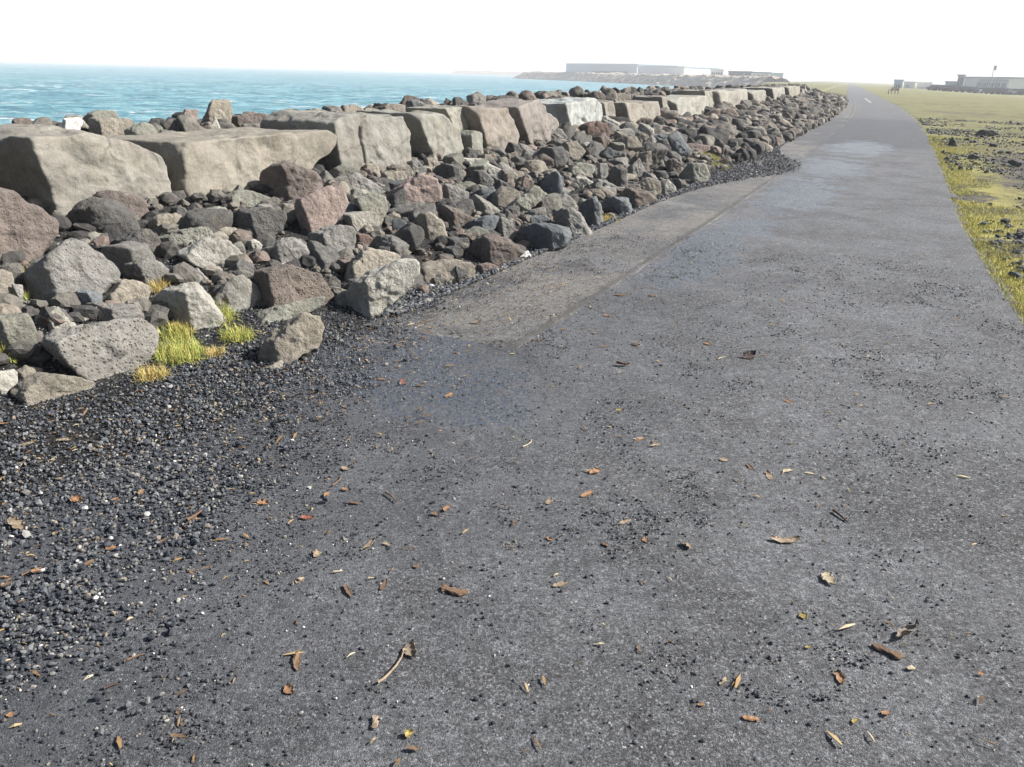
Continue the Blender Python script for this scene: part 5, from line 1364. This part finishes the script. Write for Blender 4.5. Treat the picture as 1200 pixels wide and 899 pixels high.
# painted dashes on the far part of the path
PAINT = mat_plain('worn_white_paint', (.24, .24, .235), .7, .2, 6)
a_, b_ = at(1013.5, 115.3), at(1020.5, 120.8)
e_ = (b_ - a_)[:2] / np.linalg.norm((b_ - a_)[:2]); s_ = np.array([-e_[1], e_[0]]) * .11
V = [(*(p_[:2] + q_ * s_), .02) for p_ in (a_, b_) for q_ in (-1, 1)]
tag(link('path_marking', mesh('path_marking', np.array(V), np.array([[0, 2, 3, 1]]), PAINT)), kind='structure')

# ------------------------------------------------------------------ labels for the stones and leaves that have no words of their own
ORD = ['', 'second ', 'third ', 'fourth ', 'fifth ', 'sixth ', 'seventh ', 'eighth ', 'ninth ', 'tenth ', 'eleventh ', 'twelfth ']
def relation(dx, dy):
    if abs(dx) >= abs(dy) * 1.0: return 'right of' if dx > 0 else 'left of'
    return 'below' if dy > 0 else 'above'
def auto_label(items, landmarks, text, used):
    for t in items:
        if t['label']: used.add(t['label'])
    for t in items:
        if t['label']: continue
        best = None
        L = sorted(landmarks, key=lambda m: (m['px'][0] - t['px'][0]) ** 2 + (m['px'][1] - t['px'][1]) ** 2)[:7]
        for q, lm in enumerate(L):
            dx, dy = t['px'][0] - lm['px'][0], t['px'][1] - lm['px'][1]
            rel = relation(dx, dy); me_d = dx * dx + dy * dy
            rank = 0
            for o in items:
                if o is t or o is lm or o['key'] != t['key']: continue
                ex, ey = o['px'][0] - lm['px'][0], o['px'][1] - lm['px'][1]
                if relation(ex, ey) == rel and ex * ex + ey * ey < me_d: rank += 1
            if rank < len(ORD):
                lab = text(t, ORD[rank], rel, lm['nick'])
                if lab not in used and (best is None or rank + q * .6 < best[0]): best = (rank + q * .6, lab)
        if best is None: best = (0, None)
        t['label'] = best[1]
        if best[1]: used.add(best[1])

for t in things: t['key'] = t['word']
marks = [t for t in things if t['nick']]
def rock_text(t, o, rel, nick):
    if t.get('block'): return f"tan block of the far wall, {o}nearest {rel} {nick}"
    return f"{t['word']} {t['shape']} rock, {o}nearest {t['word']} one {rel} {nick}" if len(nick.split()) < 5 else f"{t['word']} {t['shape']} rock, {o}nearest {rel} {nick}"
blocks = [t for t in things if t.get('block')]; rocks = [t for t in things if not t.get('block')]
for t in blocks: t['key'] = 'block' if not t['label'] else t['label']
auto_label(blocks, [t for t in blocks if t['nick']], rock_text, set())
used = set()
auto_label(rocks, marks, rock_text, used)
for t in rocks:
    if not t['label']: t['label'] = f"{t['word']} rock deep in the distant part of the heap"
    tag(t['o'], t['label'], 'rock', 'loose rocks heaped along the sea wall')
for t in blocks:
    if not t['o'].get('label'): t['o']['label'] = t['label'] or 'tan block near the far end of the sea wall'
for t in leaves: t['key'] = t['word'] + t['kind']
auto_label(leaves, [t for t in leaves if t['nick']], lambda t, o, rel, nick: f"small {t['word']} {t['kind'].replace('dry ', '')}, {o}nearest such {rel} {nick}", set())
for t in leaves:
    tag(t['o'], t['label'] or f"small {t['word']} {t['kind']} on the ground", t['kind'].split()[-1] if t['kind'] != 'wood chip' else 'wood chip', 'dead leaves and twigs strewn on the path')
print('rocks', len(rocks), 'blocks', len(blocks), 'leaves', len(leaves))

# ------------------------------------------------------------------ light
EL = math.radians(38); AZ = np.array([0.985, 0.12])
AZ /= np.linalg.norm(AZ)
sv = Vector((AZ[0] * math.cos(EL), AZ[1] * math.cos(EL), math.sin(EL)))
ld = bpy.data.lights.new('sun', 'SUN'); ld.energy = 5.0; ld.angle = math.radians(0.53); ld.color = (1.0, 0.965, 0.91)
lo = bpy.data.objects.new('sun', ld); COL.objects.link(lo); lo.rotation_euler = sv.to_track_quat('Z', 'Y').to_euler(); lo.location = (20, -10, 30)
W = bpy.data.worlds.new('World'); S.world = W; W.use_nodes = True
nt = W.node_tree; nt.nodes.clear()
sky = nt.nodes.new('ShaderNodeTexSky'); sky.sky_type = 'NISHITA'; sky.sun_disc = False
sky.sun_elevation = EL; sky.sun_rotation = math.atan2(AZ[0], AZ[1]); sky.air_density = 1.0; sky.dust_density = 2.5; sky.ozone_density = 1.0
bg = nt.nodes.new('ShaderNodeBackground'); bg.inputs[1].default_value = 0.06
wo = nt.nodes.new('ShaderNodeOutputWorld'); tcw = nt.nodes.new('ShaderNodeTexCoord'); sep = nt.nodes.new('ShaderNodeSeparateXYZ'); nt.links.new(tcw.outputs['Generated'], sep.inputs[0])
vr = nt.nodes.new('ShaderNodeValToRGB'); nt.links.new(sep.outputs[2], vr.inputs[0])      # a bright hazy veil low over the horizon
e0, e1 = vr.color_ramp.elements; e0.position = 0.085; e0.color = (1, 1, 1, 1); e1.position = 0.135; e1.color = (0, 0, 0, 1)
mx = nt.nodes.new('ShaderNodeMix'); mx.data_type = 'RGBA'; mx.blend_type = 'MIX'
nt.links.new(vr.outputs[0], mx.inputs[0]); nt.links.new(sky.outputs[0], mx.inputs[6]); mx.inputs[7].default_value = (8.3, 8.4, 8.5, 1)
nt.links.new(mx.outputs[2], bg.inputs[0]); nt.links.new(bg.outputs[0], wo.inputs[0])

hz = bpy.data.materials.new('sea_haze'); hz.use_nodes = True; hz.node_tree.nodes.clear()
ho = hz.node_tree.nodes.new('ShaderNodeOutputMaterial'); hv = hz.node_tree.nodes.new('ShaderNodeVolumePrincipled')
hv.inputs['Color'].default_value = (0.95, 0.97, 1.0, 1); hv.inputs['Density'].default_value = 0.0009; hv.inputs['Anisotropy'].default_value = 0.0
hz.node_tree.links.new(hv.outputs[0], ho.inputs['Volume'])
P = Parts(); P.box((0, 0, 0), (11000, 11000, 20.0)); tag(P.build('haze', hz, (0, 0, 2.0)), kind='stuff')
S.view_settings.view_transform = 'Standard'; S.view_settings.look = 'None'; S.view_settings.gamma = 1; S.view_settings.use_curve_mapping = False
S.view_settings.exposure = 1.18
S.cycles.max_bounces = 5; S.cycles.diffuse_bounces = 3; S.cycles.glossy_bounces = 2; S.cycles.use_denoising = True
